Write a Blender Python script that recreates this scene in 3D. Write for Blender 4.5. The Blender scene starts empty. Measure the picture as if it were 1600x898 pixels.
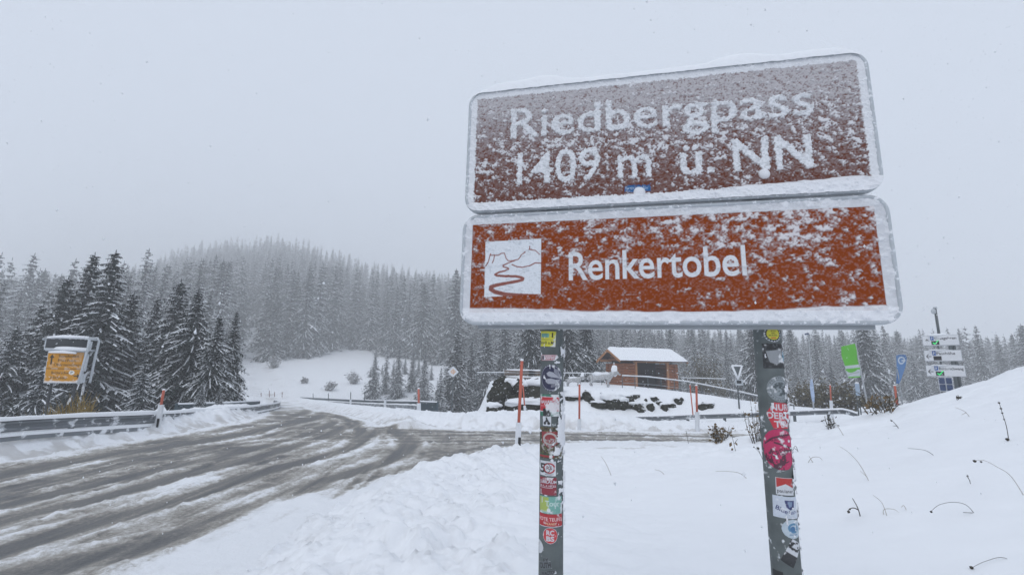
import bpy, bmesh, math, random
import numpy as np
from mathutils import Vector, Matrix

SC = bpy.context.scene
COL = SC.collection
rnd = random.Random(7)
PI = math.pi

# ------------------------------------------------------------------ camera frame
F_PX = 711.1
EYE = np.array([0.0, 0.0, 1.9])
_s = 0.183; _c = math.sqrt(1 - _s * _s)
_rho = math.radians(0.96)
_r0 = np.array([1.0, 0, 0]); _u0 = np.array([0, -_s, _c])
FW = np.array([0, _c, _s])
RT = math.cos(_rho) * _r0 + math.sin(_rho) * _u0
UP = -math.sin(_rho) * _r0 + math.cos(_rho) * _u0


def ray(u, v):
    return FW + (u - 800) / F_PX * RT + (449 - v) / F_PX * UP


def P(u, v, d):
    """point of the line of sight at d metres in front (measured along the ground)"""
    r = ray(u, v)
    return EYE + r * (d / r[1])


# ------------------------------------------------------------------ noise
def _hash(ix, iy, seed):
    h = (ix * 374761393 + iy * 668265263 + seed * 974634777) & 0xFFFFFFFF
    h = ((h ^ (h >> 13)) * 1274126177) & 0xFFFFFFFF
    h = (h ^ (h >> 16)) & 0xFFFFFFFF
    return h.astype(np.float64) / 4294967295.0


def vnoise(x, y, seed=0):
    x = np.asarray(x, float); y = np.asarray(y, float)
    fx = np.floor(x); fy = np.floor(y)
    ix = fx.astype(np.int64); iy = fy.astype(np.int64)
    tx = x - fx; ty = y - fy
    tx = tx * tx * tx * (tx * (tx * 6 - 15) + 10); ty = ty * ty * ty * (ty * (ty * 6 - 15) + 10)
    a = _hash(ix, iy, seed); b = _hash(ix + 1, iy, seed)
    c = _hash(ix, iy + 1, seed); d = _hash(ix + 1, iy + 1, seed)
    return (a + (b - a) * tx) * (1 - ty) + (c + (d - c) * tx) * ty


def fbm(x, y, seed=0, octaves=4, gain=0.5):
    s = 0; a = 1; t = 0
    for k in range(octaves):
        s = s + a * vnoise(np.asarray(x) * 2 ** k + 17.3 * k, np.asarray(y) * 2 ** k - 9.1 * k, seed + k)
        t += a; a *= gain
    return s / t


def sm(a, b, x):
    t = np.clip((np.asarray(x, float) - a) / (b - a), 0, 1)
    return t * t * (3 - 2 * t)


def lin(r, g, b):
    f = lambda c: (c / 255 / 12.92) if c / 255 <= 0.04045 else ((c / 255 + 0.055) / 1.055) ** 2.4
    return (f(r), f(g), f(b))


# ------------------------------------------------------------------ materials
def _nodes(name):
    m = bpy.data.materials.new(name); m.use_nodes = True
    nt = m.node_tree
    return m, nt, nt.nodes['Principled BSDF']


def mat(name, c, rough=0.6, var=0.15, scale=6.0, bump=0.15, metallic=0.0, spec=0.3, snow=0.0, stretch=(1, 1, 1), bdist=0.01):
    m, nt, b = _nodes(name)
    N = nt.nodes.new; L = nt.links.new
    tc = N('ShaderNodeTexCoord'); mp = N('ShaderNodeMapping'); mp.inputs['Scale'].default_value = stretch
    L(tc.outputs['Object'], mp.inputs[0])
    n1 = N('ShaderNodeTexNoise'); n1.inputs['Scale'].default_value = scale; n1.inputs['Detail'].default_value = 6
    L(mp.outputs[0], n1.inputs['Vector'])
    mx = N('ShaderNodeMix'); mx.data_type = 'RGBA'
    mx.inputs[6].default_value = (*[x * (1 - var) for x in c], 1)
    mx.inputs[7].default_value = (*[min(1, x * (1 + var)) for x in c], 1)
    L(n1.outputs['Fac'], mx.inputs[0])
    out = mx.outputs[2]
    if snow > 0:
        n3 = N('ShaderNodeTexNoise'); n3.inputs['Scale'].default_value = scale * 2.3; n3.inputs['Detail'].default_value = 5
        L(tc.outputs['Object'], n3.inputs['Vector'])
        r = N('ShaderNodeMapRange'); r.inputs[1].default_value = 0.72 - snow * 0.4; r.inputs[2].default_value = 0.82 - snow * 0.4
        L(n3.outputs['Fac'], r.inputs[0])
        m2 = N('ShaderNodeMix'); m2.data_type = 'RGBA'; m2.inputs[7].default_value = (0.8, 0.82, 0.85, 1)
        L(r.outputs[0], m2.inputs[0]); L(out, m2.inputs[6]); out = m2.outputs[2]
    L(out, b.inputs['Base Color'])
    b.inputs['Roughness'].default_value = rough; b.inputs['Metallic'].default_value = metallic
    b.inputs['Specular IOR Level'].default_value = spec
    if bump > 0:
        n2 = N('ShaderNodeTexNoise'); n2.inputs['Scale'].default_value = scale * 4; n2.inputs['Detail'].default_value = 6
        L(mp.outputs[0], n2.inputs['Vector'])
        bp = N('ShaderNodeBump'); bp.inputs['Strength'].default_value = bump; bp.inputs['Distance'].default_value = bdist
        L(n2.outputs['Fac'], bp.inputs['Height']); L(bp.outputs[0], b.inputs['Normal'])
    return m


def mat_attr(name, rough=0.55, bump=0.0, scale=200, spec=0.3):
    m, nt, b = _nodes(name)
    N = nt.nodes.new; L = nt.links.new
    a = N('ShaderNodeAttribute'); a.attribute_name = 'Col'
    tc = N('ShaderNodeTexCoord'); n = N('ShaderNodeTexNoise'); n.inputs['Scale'].default_value = scale; n.inputs['Detail'].default_value = 4
    L(tc.outputs['Object'], n.inputs['Vector'])
    r = N('ShaderNodeMapRange'); r.inputs[3].default_value = 0.86; r.inputs[4].default_value = 1.12
    L(n.outputs['Fac'], r.inputs[0])
    mx = N('ShaderNodeVectorMath'); mx.operation = 'SCALE'
    L(a.outputs['Color'], mx.inputs[0]); L(r.outputs[0], mx.inputs['Scale'])
    L(mx.outputs[0], b.inputs['Base Color'])
    b.inputs['Roughness'].default_value = rough; b.inputs['Specular IOR Level'].default_value = spec
    if bump:
        bp = N('ShaderNodeBump'); bp.inputs['Strength'].default_value = bump; bp.inputs['Distance'].default_value = 0.004
        L(n.outputs['Fac'], bp.inputs['Height']); L(bp.outputs[0], b.inputs['Normal'])
    return m


def mat_snow(name, c=(0.87, 0.885, 0.91), s1=3.0, s2=60.0, b1=0.5, b2=0.35):
    m, nt, b = _nodes(name)
    N = nt.nodes.new; L = nt.links.new
    tc = N('ShaderNodeTexCoord')
    n1 = N('ShaderNodeTexNoise'); n1.inputs['Scale'].default_value = s1; n1.inputs['Detail'].default_value = 8
    n2 = N('ShaderNodeTexNoise'); n2.inputs['Scale'].default_value = s2; n2.inputs['Detail'].default_value = 4
    for n in (n1, n2): L(tc.outputs['Object'], n.inputs['Vector'])
    bp = N('ShaderNodeBump'); bp.inputs['Strength'].default_value = b1; bp.inputs['Distance'].default_value = 0.05
    bq = N('ShaderNodeBump'); bq.inputs['Strength'].default_value = b2; bq.inputs['Distance'].default_value = 0.006
    L(n1.outputs['Fac'], bp.inputs['Height']); L(n2.outputs['Fac'], bq.inputs['Height'])
    L(bp.outputs[0], bq.inputs['Normal']); L(bq.outputs[0], b.inputs['Normal'])
    mx = N('ShaderNodeMix'); mx.data_type = 'RGBA'
    mx.inputs[6].default_value = (*[x * 0.95 for x in c], 1); mx.inputs[7].default_value = (*c, 1)
    L(n1.outputs['Fac'], mx.inputs[0]); L(mx.outputs[2], b.inputs['Base Color'])
    b.inputs['Roughness'].default_value = 0.75; b.inputs['Specular IOR Level'].default_value = 0.2
    return m


M = {}
M['snow'] = mat_snow('snow', b1=0.12, b2=0.2)
M['snow_cap'] = mat_snow('snow_cap', s1=18, s2=120, b1=0.25, b2=0.3)
M['steel'] = mat('galvanised_steel', (0.10, 0.115, 0.12), 0.5, 0.35, 9, 0.15, 0.3, 0.4)
M['post_steel'] = mat('weathered_post_steel', (0.125, 0.142, 0.142), 0.6, 0.5, 14, 0.2, 0.1, 0.25, snow=0.24)
M['rail_steel'] = mat('guardrail_steel', (0.2, 0.215, 0.23), 0.55, 0.3, 2.2, 0.1, 0.1, 0.3, snow=0.44, stretch=(1, 1, 3))
M['parapet'] = mat('parapet_steel', (0.05, 0.075, 0.09), 0.55, 0.3, 4, 0.1, 0.1, 0.3)
M['dark'] = mat('dark_metal', (0.03, 0.034, 0.038), 0.6, 0.3, 6, 0.1)
M['black'] = mat('black_plastic', (0.015, 0.015, 0.017), 0.5, 0.2, 6, 0.0)
M['white_plastic'] = mat('white_plastic', (0.68, 0.7, 0.73), 0.6, 0.12, 12, 0.1, snow=0.2)
M['orange'] = mat('orange_paint', (0.5, 0.125, 0.08), 0.55, 0.25, 14, 0.1, snow=0.06)
M['weathered_orange'] = mat('weathered_orange_paint', (0.17, 0.06, 0.05), 0.6, 0.3, 10, 0.1, snow=0.2)
M['alu'] = mat('grey_aluminium', (0.36, 0.38, 0.4), 0.5, 0.15, 8, 0.08, 0.2, 0.4)
M['rimgrey'] = mat('frosted_rim', (0.46, 0.49, 0.52), 0.5, 0.15, 25, 0.2, 0.1, 0.4, snow=0.35)
M['log'] = mat('larch_log', (0.25, 0.088, 0.032), 0.7, 0.5, 3, 0.4, snow=0.04, stretch=(0.6, 6, 6))
M['beam'] = mat('larch_beam', (0.36, 0.165, 0.07), 0.7, 0.35, 4, 0.3, stretch=(1, 5, 5))
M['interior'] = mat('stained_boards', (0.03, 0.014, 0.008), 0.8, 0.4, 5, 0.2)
M['rock'] = mat('mossy_rock', (0.036, 0.036, 0.027), 0.9, 0.8, 4.5, 0.9, snow=0.24, bdist=0.06, spec=0.05)
M['bark'] = mat('spruce_bark', (0.05, 0.04, 0.034), 0.9, 0.4, 8, 0.5)
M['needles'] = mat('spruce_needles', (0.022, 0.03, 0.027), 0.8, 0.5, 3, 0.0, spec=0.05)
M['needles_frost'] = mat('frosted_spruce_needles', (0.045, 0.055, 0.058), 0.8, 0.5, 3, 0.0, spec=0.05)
M['tree_snow'] = mat('branch_snow', (0.82, 0.84, 0.87), 0.8, 0.08, 3, 0.0)
M['brown_leaf'] = mat('withered_leaves', (0.13, 0.085, 0.035), 0.8, 0.5, 9, 0.0, snow=0.08)
M['olive'] = mat('olive_twigs', (0.085, 0.068, 0.026), 0.85, 0.5, 5, 0.0)
M['stalk'] = mat('dry_stalk', (0.05, 0.043, 0.032), 0.85, 0.4, 9, 0.0)
M['straw'] = mat('pale_straw', (0.33, 0.3, 0.25), 0.85, 0.3, 9, 0.0)
M['bare_twigs'] = mat('bare_twigs', (0.2, 0.19, 0.19), 0.85, 0.4, 5, 0.0)
M['wicker'] = mat('snowy_wicker', (0.16, 0.15, 0.14), 0.85, 0.5, 30, 0.6, snow=0.62)
M['plank'] = mat('weathered_planks', (0.13, 0.095, 0.07), 0.8, 0.5, 5, 0.3, snow=0.25)
M['print'] = mat_attr('printed_vinyl', 0.6, 0, 120, 0.12)
M['film'] = mat_attr('snowed_sign_film', 0.7, 0.35, 260, 0.06)
M['cloth'] = mat_attr('banner_cloth', 0.8, 0.2, 30)
M['navy'] = mat('navy_panel', (0.02, 0.045, 0.12), 0.35, 0.3, 8, 0.0, spec=0.5)

# ------------------------------------------------------------------ mesh helpers
class MB:
    def __init__(s):
        s.v = []; s.f = []; s.m = []

    def add(s, vs, fs, mi=0):
        o = len(s.v); s.v += [tuple(map(float, p)) for p in vs]
        s.f += [tuple(i + o for i in f) for f in fs]; s.m += [mi] * len(fs)

    def box(s, c, size, mi=0, rot=None, axes=None):
        a = np.eye(3) if axes is None else np.array(axes)
        if rot is not None:
            cz, sz = math.cos(rot), math.sin(rot); a = np.array([[cz, sz, 0], [-sz, cz, 0], [0, 0, 1]])
        c = np.array(c, float); h = np.array(size, float) / 2
        vs = [c + a[0] * h[0] * i + a[1] * h[1] * j + a[2] * h[2] * k for i in (-1, 1) for j in (-1, 1) for k in (-1, 1)]
        s.add(vs, [(0, 1, 3, 2), (4, 6, 7, 5), (0, 4, 5, 1), (2, 3, 7, 6), (0, 2, 6, 4), (1, 5, 7, 3)], mi)

    def tube(s, pts, rad, n=8, mi=0, cap=True):
        pts = [np.array(p, float) for p in pts]; k = len(pts)
        if not hasattr(rad, '__len__'): rad = [rad] * k
        vs = []; prev = None
        for i in range(k):
            t = pts[min(i + 1, k - 1)] - pts[max(i - 1, 0)]; t = t / (np.linalg.norm(t) + 1e-12)
            if prev is None:
                a = np.cross(t, (0, 0, 1) if abs(t[2]) < 0.9 else (1, 0, 0))
            else:
                a = prev - t * np.dot(prev, t)
            a /= np.linalg.norm(a) + 1e-12; prev = a; b = np.cross(t, a)
            for j in range(n):
                q = 2 * PI * j / n
                vs.append(pts[i] + rad[i] * (math.cos(q) * a + math.sin(q) * b))
        fs = [(i * n + j, i * n + (j + 1) % n, (i + 1) * n + (j + 1) % n, (i + 1) * n + j) for i in range(k - 1) for j in range(n)]
        if cap:
            fs.append(tuple(range(n - 1, -1, -1))); fs.append(tuple((k - 1) * n + j for j in range(n)))
        s.add(vs, fs, mi)

    def sweep(s, path, frame, prof, mi=0, closed=False):
        """profile points (a, z) swept along a path; a measured along the frame vector of each path point"""
        n = len(prof); vs = []
        for p, fr in zip(path, frame):
            for a, z in prof: vs.append(np.array(p) + np.array(fr) * a + np.array([0, 0, z]))
        fs = []
        m = n if closed else n - 1
        for i in range(len(path) - 1):
            for j in range(m):
                fs.append((i * n + j, i * n + (j + 1) % n, (i + 1) * n + (j + 1) % n, (i + 1) * n + j))
        if closed:
            fs.append(tuple(range(n))); fs.append(tuple((len(path) - 1) * n + j for j in range(n - 1, -1, -1)))
        s.add(vs, fs, mi)

    def blob(s, c, size, seed=0, sub=2, rough=0.25, mi=0, freq=1.3, zmin=None):
        bm = bmesh.new(); bmesh.ops.create_icosphere(bm, subdivisions=sub, radius=1)
        V = np.array([v.co[:] for v in bm.verts]); Fc = [tuple(v.index for v in f.verts) for f in bm.faces]; bm.free()
        n = fbm(V[:, 0] * freq + seed * 3.7, V[:, 1] * freq + V[:, 2] * freq * 1.7 + seed, seed, 3)
        V = V * (1 + rough * 2 * (n - 0.5))[:, None]
        V = V * np.array(size) + np.array(c)
        if zmin is not None: V[:, 2] = np.maximum(V[:, 2], zmin)
        s.add(V, Fc, mi)

    def build(s, name, mats, parent=None, smooth=False):
        me = bpy.data.meshes.new(name)
        off = np.array(parent_origin(parent)) if parent is not None else np.zeros(3)
        V = np.array(s.v) - off
        me.from_pydata(V.tolist(), [], s.f)
        if not isinstance(mats, (list, tuple)): mats = [mats]
        for m in mats: me.materials.append(m)
        if len(mats) > 1: me.polygons.foreach_set('material_index', s.m)
        if smooth: me.polygons.foreach_set('use_smooth', [True] * len(me.polygons))
        me.update()
        o = bpy.data.objects.new(name, me); COL.objects.link(o)
        if parent is not None: o.parent = parent
        return o


_origin = {}


def parent_origin(o):
    while o is not None:
        if o.name in _origin: return _origin[o.name]
        o = o.parent
    return (0, 0, 0)


def thing(name, label, cat, loc, group=None):
    o = bpy.data.objects.new(name, None); COL.objects.link(o)
    o.location = tuple(float(x) for x in loc); o.empty_display_size = 0.1
    _origin[o.name] = tuple(float(x) for x in loc)
    tag(o, label, cat, group)
    return o


def tag(o, label=None, cat=None, group=None, kind=None):
    if label: o['label'] = label
    if cat: o['category'] = cat
    if group: o['group'] = group
    if kind: o['kind'] = kind
    return o


def fast_mesh(name, V, quads, mats, attr=None, smooth=True, mi=None):
    me = bpy.data.meshes.new(name)
    V = np.asarray(V, np.float32); Q = np.asarray(quads, np.int32)
    k = Q.shape[1]
    me.vertices.add(len(V)); me.vertices.foreach_set('co', V.ravel())
    me.loops.add(Q.size); me.loops.foreach_set('vertex_index', Q.ravel())
    me.polygons.add(len(Q)); me.polygons.foreach_set('loop_start', np.arange(0, Q.size, k, dtype=np.int32))
    if smooth: me.polygons.foreach_set('use_smooth', np.ones(len(Q), bool))
    for m in (mats if isinstance(mats, (list, tuple)) else [mats]): me.materials.append(m)
    if mi is not None: me.polygons.foreach_set('material_index', np.asarray(mi, np.int32))
    me.update(calc_edges=True)
    if attr is not None:
        for nm, a in attr.items():
            if a.ndim == 1:
                at = me.attributes.new(nm, 'FLOAT', 'POINT'); at.data.foreach_set('value', a.astype(np.float32))
            else:
                at = me.color_attributes.new(nm, 'FLOAT_COLOR', 'POINT')
                at.data.foreach_set('color', np.concatenate([a, np.ones((len(a), 1))], 1).astype(np.float32).ravel())
    me.validate()
    o = bpy.data.objects.new(name, me); COL.objects.link(o)
    return o


# ------------------------------------------------------------------ lettering and flat artwork
_tc = {}


def text_tris(body, bold=0.0):
    key = (body, bold)
    if key in _tc: return _tc[key]
    cu = bpy.data.curves.new('lettering', 'FONT'); cu.body = body; cu.offset = bold; cu.resolution_u = 4
    o = bpy.data.objects.new('lettering', cu); COL.objects.link(o)
    dg = bpy.context.evaluated_depsgraph_get()
    me = bpy.data.meshes.new_from_object(o.evaluated_get(dg)); me.calc_loop_triangles()
    V = np.array([v.co[:2] for v in me.vertices]).reshape(-1, 2)
    T = np.array([V[list(t.vertices)] for t in me.loop_triangles]).reshape(-1, 3, 2)
    bpy.data.objects.remove(o); bpy.data.curves.remove(cu); bpy.data.meshes.remove(me)
    _tc[key] = T
    return T


def cap_height(bold=0.0):
    T = text_tris('H', bold); return T[..., 1].max() - T[..., 1].min()


class Canvas:
    SS = 2

    def __init__(s, w, h, res, bg):
        s.w, s.h = w, h
        s.nx, s.ny = max(4, int(round(w / res))), max(4, int(round(h / res)))
        s.px = w / (s.nx * s.SS); s.py = h / (s.ny * s.SS)
        s.img = np.ones((s.ny * s.SS, s.nx * s.SS, 3)) * np.array(bg)
        xs = (np.arange(s.nx * s.SS) + 0.5) * s.px; ys = (np.arange(s.ny * s.SS) + 0.5) * s.py
        s.X, s.Y = np.meshgrid(xs, ys)

    def paint(s, mask, col, a=1.0):
        mm = (mask.astype(float) * a)[..., None]
        s.img = s.img * (1 - mm) + np.array(col) * mm

    def tri_mask(s, T):
        mk = np.zeros(s.X.shape, bool); H, W = mk.shape
        for t in T:
            x0 = max(0, int(t[:, 0].min() / s.px) - 12); x1 = min(W, int(t[:, 0].max() / s.px) + 12)
            y0 = max(0, int(t[:, 1].min() / s.py) - 12); y1 = min(H, int(t[:, 1].max() / s.py) + 12)
            if x1 <= x0 or y1 <= y0: continue
            X = s.X[y0:y1, x0:x1]; Y = s.Y[y0:y1, x0:x1]
            e = [(t[(i + 1) % 3, 0] - t[i, 0]) * (Y - t[i, 1]) - (t[(i + 1) % 3, 1] - t[i, 1]) * (X - t[i, 0]) for i in range(3)]
            mk[y0:y1, x0:x1] |= ((e[0] >= 0) & (e[1] >= 0) & (e[2] >= 0)) | ((e[0] <= 0) & (e[1] <= 0) & (e[2] <= 0))
        return mk

    def text_mask(s, body, x0, x1, base, cap, bold=0.0, rot=0.0, slope=0.0):
        T = text_tris(body, bold).copy()
        if not len(T): return np.zeros(s.X.shape, bool)
        mn = T[..., 0].min(); mxx = T[..., 0].max(); y0 = text_tris('H', bold)[..., 1].min()
        X = (T[..., 0] - mn) / (mxx - mn) * (x1 - x0); Y = (T[..., 1] - y0) * cap / cap_height(bold)
        Y = Y + slope * X
        c, q = math.cos(rot), math.sin(rot)
        T = np.stack([x0 + c * X - q * Y, base + q * X + c * Y], -1)
        return s.tri_mask(T)

    def text(s, body, x0, x1, base, cap, col, bold=0.0, rot=0.0, slope=0.0):
        s.paint(s.text_mask(body, x0, x1, base, cap, bold, rot, slope), col)

    def rect(s, x0, y0, x1, y1, col, a=1.0):
        s.paint((s.X >= x0) & (s.X <= x1) & (s.Y >= y0) & (s.Y <= y1), col, a)

    def ell(s, cx, cy, rx, ry, col, r0=0.0):
        q = ((s.X - cx) / rx) ** 2 + ((s.Y - cy) / ry) ** 2
        s.paint((q <= 1) & (q >= r0 * r0), col)

    def poly_mask(s, pts):
        mk = np.zeros(s.X.shape, bool); n = len(pts)
        for i in range(n):
            (xa, ya), (xb, yb) = pts[i], pts[(i + 1) % n]
            if ya == yb: continue
            c = ((ya > s.Y) != (yb > s.Y)) & (s.X < (xb - xa) * (s.Y - ya) / (yb - ya) + xa)
            mk ^= c
        return mk

    def poly(s, pts, col): s.paint(s.poly_mask(pts), col)

    def line_mask(s, pts, w):
        mk = np.zeros(s.X.shape, bool)
        ws = w if hasattr(w, '__len__') else [w] * len(pts)
        for i in range(len(pts) - 1):
            a = np.array(pts[i]); b = np.array(pts[i + 1]); d = b - a; L2 = d @ d + 1e-12
            t = np.clip(((s.X - a[0]) * d[0] + (s.Y - a[1]) * d[1]) / L2, 0, 1)
            dist = np.hypot(s.X - a[0] - t * d[0], s.Y - a[1] - t * d[1])
            mk |= dist <= (ws[i] + (ws[i + 1] - ws[i]) * t) / 2
        return mk

    def line(s, pts, w, col): s.paint(s.line_mask(pts, w), col)

    def down(s, A=None):
        A = s.img if A is None else A
        k = s.SS
        return A.reshape(s.ny, k, s.nx, k, -1).mean((1, 3))

    def noise(s, scale, seed):
        return fbm(s.X * scale, s.Y * scale, seed, 3)


def canvas_mesh(name, cv, fn, material, parent, mask=None, smooth=True):
    """one small vertex-coloured sheet; fn(x, y) -> world points"""
    img = cv.down()
    xs = np.linspace(0, cv.w, cv.nx); ys = np.linspace(0, cv.h, cv.ny)
    X, Y = np.meshgrid(xs, ys)
    V = fn(X.ravel(), Y.ravel()) - np.array(parent_origin(parent))
    i = np.arange(cv.nx * cv.ny).reshape(cv.ny, cv.nx)
    Q = np.stack([i[:-1, :-1], i[:-1, 1:], i[1:, 1:], i[1:, :-1]], -1)
    if mask is not None:
        mm = cv.down(mask.astype(float)[..., None])[..., 0] > 0.5
        keep = mm[:-1, :-1] & mm[1:, 1:] & mm[:-1, 1:] & mm[1:, :-1]
        Q = Q[keep]
    Q = Q.reshape(-1, 4)
    used = np.unique(Q); re = -np.ones(len(V), np.int64); re[used] = np.arange(len(used))
    o = fast_mesh(name, V[used], re[Q], material, {'Col': img.reshape(-1, 3)[used]}, smooth)
    if parent is not None: o.parent = parent
    return o


# ------------------------------------------------------------------ terrain
ROAD = np.array([(-6.2, -60), (-6.2, -20), (-6.2, 0), (-6.2, 8), (-6.6, 14), (-7.7, 18.2), (-10.5, 24.3), (-14.8, 31.5), (-18.8, 39), (-38.9, 76), (-62, 112), (-95, 150)], float)
RW = np.array([4.0, 4.0, 4.0, 3.8, 2.9, 2.4, 2.1, 1.7, 1.6, 1.6, 1.6, 1.6])


def road_coords(x, y):
    best = np.full(x.shape, 1e9); t = np.zeros(x.shape); s = np.zeros(x.shape); w = np.zeros(x.shape); s0 = 0
    for i in range(len(ROAD) - 1):
        a, b = ROAD[i], ROAD[i + 1]; d = b - a; L = np.hypot(*d); e = d / L
        q = np.clip(((x - a[0]) * e[0] + (y - a[1]) * e[1]), 0, L)
        px, py = a[0] + q * e[0], a[1] + q * e[1]
        dist = np.hypot(x - px, y - py)
        side = np.sign((x - a[0]) * e[1] - (y - a[1]) * e[0])
        mk = dist < best
        best = np.where(mk, dist, best); t = np.where(mk, dist * side, t); s = np.where(mk, s0 + q, s)
        w = np.where(mk, RW[i] + (RW[i + 1] - RW[i]) * q / L, w)
        s0 += L
    return t, s, w


def side_edges(x):
    near = 12.9 + 0.02 * x - 0.0 * x; far = 15.9 + 0.03 * x
    near = near - 6.8 * np.exp(-np.maximum(x + 2.6, 0) / 2.05)
    far = far + 1.2 * np.exp(-np.maximum(x + 4.2, 0) / 1.2)
    return near, far


_hx = np.array([-3.0, -1.4, -0.9, -0.72, -0.53, -0.42, -0.33, -0.24, -0.14, 0.0, 0.2, 0.5, 1.5, 4.0])
_hw = np.array([0.25, 0.45, 0.6, 0.9, 1.0, 0.88, 0.76, 0.70, 0.64, 0.52, 0.36, 0.2, 0.1, 0.05])


def smask(x, y):
    """1 where the side road's carriageway is"""
    near, far = side_edges(x)
    return np.where((x > -6.0), np.minimum(y - near, far - y), -9.0)


def base_height(x, y):
    x = np.asarray(x, float); y = np.asarray(y, float)
    t, s, w = road_coords(x, y)
    B = -0.05 * np.clip(y - 15, 0, 62)
    rightside = sm(-4, 1.0, x + 0.0 * y)
    B = B * (1 - rightside) + rightside * 0.0
    z = B.copy()
    rd = np.abs(t) - w                     # distance outside the main road
    sd = -smask(x, y)                      # distance outside the side road
    out = np.minimum(rd, sd)
    # fall to the left of the road
    dl = -t - w
    z = z - 2.8 * sm(2.0, 8.0, dl) * (1 - sm(60, 90, y))
    # valley right of the far road
    dr = t - w
    z = z - 1.4 * sm(4.5, 11, dr) * sm(21, 30, y) * (1 - sm(-4, 0, x)) * (1 - sm(70, 95, y))
    # terrace with the hut and the rock wall
    left = sm(-1.7, -0.5, x + 0.05 * (y - 20) + 0.35 * (fbm(y * 0.9, x * 0.1, 4) - 0.5))
    hp = 1.12 - 0.95 * sm(7.5, 16.0, x)
    wob = 0.9 * (fbm(x * 0.8, y * 0.3, 5) - 0.5)
    front = sm(19.9, 22.0, y + wob)
    back = 1 - sm(44, 56, y)
    pf = left * front * back * (1 - sm(17, 24, x))
    z = z * (1 - pf) + hp * pf
    z = z - 2.1 * sm(23, 36, y) * sm(5, 13, x - 0.12 * y) * (1 - pf)
    # snow slope on the right
    x0 = 0.3 * y - 1.9
    q = np.maximum(x - x0, 0)
    mound = 0.074 * q + 0.0117 * q * q
    mound = mound * (1 - sm(10.3, 16.0, y - 0.12 * (x - 8)))
    mound = np.where(q > 14, 0.085 * 14 + 0.0125 * 196, mound) if False else np.minimum(mound, 3.2)
    z = z + mound * sm(0.2, 1.2, out)
    # banks thrown up beside the roads
    bank_near = 0.27 * sm(0.05, 0.8, out) * np.where((y < 13.5) & (x > -4), 1, 0) * sm(-20, 2, y) * (1 - sm(0.0, 1.8, x))
    near_s, far_s = side_edges(x)
    dfar = y - far_s
    bank_far = 0.42 * sm(0.1, 1.3, dfar) * (1 - sm(2.2, 4.4, dfar)) * sm(-4.6, -3.2, x) * (1 - 0.75 * sm(3, 6, x))
    dlb = np.where((t < 0), dl, -1)
    bank_left = 0.45 * sm(0.0, 0.9, dlb) * (1 - 0.8 * sm(1.8, 3.0, dlb))
    dri = np.where((t > 0) & (y > 16), dr, -1)
    bank_in = 0.35 * sm(0.0, 1.0, dri) * (1 - sm(2.4, 4.2, dri)) * (1 - sm(-4.2, -2.0, x))
    z = z + bank_near + np.maximum(bank_far, bank_in) + bank_left
    # far ground
    z = z + 3.0 * sm(70, 96, y) * (1 - rightside) * 0.95
    yy = np.maximum(y - 92, 0)
    k = np.interp(x / np.maximum(y, 1), _hx, _hw)
    hill = k * (0.22 * yy + 0.00044 * yy * yy)
    hill = np.where(y > 345, k * (0.22 * 253 + 0.00044 * 253 ** 2) + k * 0.05 * (y - 345), hill)
    z = z + hill * (1 - 0.0 * y)
    z = z + 1.6 * (fbm(x / 45.0, y / 45.0, 21, 3) - 0.5) * sm(60, 120, y)
    z = z + 0.05 * (fbm(x * 0.7, y * 0.7, 3, 3) - 0.5) * sm(0.2, 1.0, out)
    return z, out, rd, sd, t, s, w


def H1(x, y):
    return float(base_height(np.array([float(x)]), np.array([float(y)]))[0][0])


def hit(u, v, dmax=400):
    """where the line of sight meets the ground"""
    r = ray(u, v); d = np.geomspace(2.0, dmax, 900)
    p = EYE[None] + r[None] * (d / r[1])[:, None]
    z = base_height(p[:, 0], p[:, 1])[0]
    b = np.where(p[:, 2] < z)[0]
    i = b[0] if len(b) else len(d) - 1
    return np.array([p[i, 0], p[i, 1], z[i]])


def axis(parts):
    a = np.concatenate(parts); a = np.unique(np.round(a, 5)); return a


def grow(start, step, g, end, sign=1):
    out = []; x = 0; st = step
    while x < end:
        x += st; st *= g; out.append(start + sign * x)
    return np.array(out)


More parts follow.
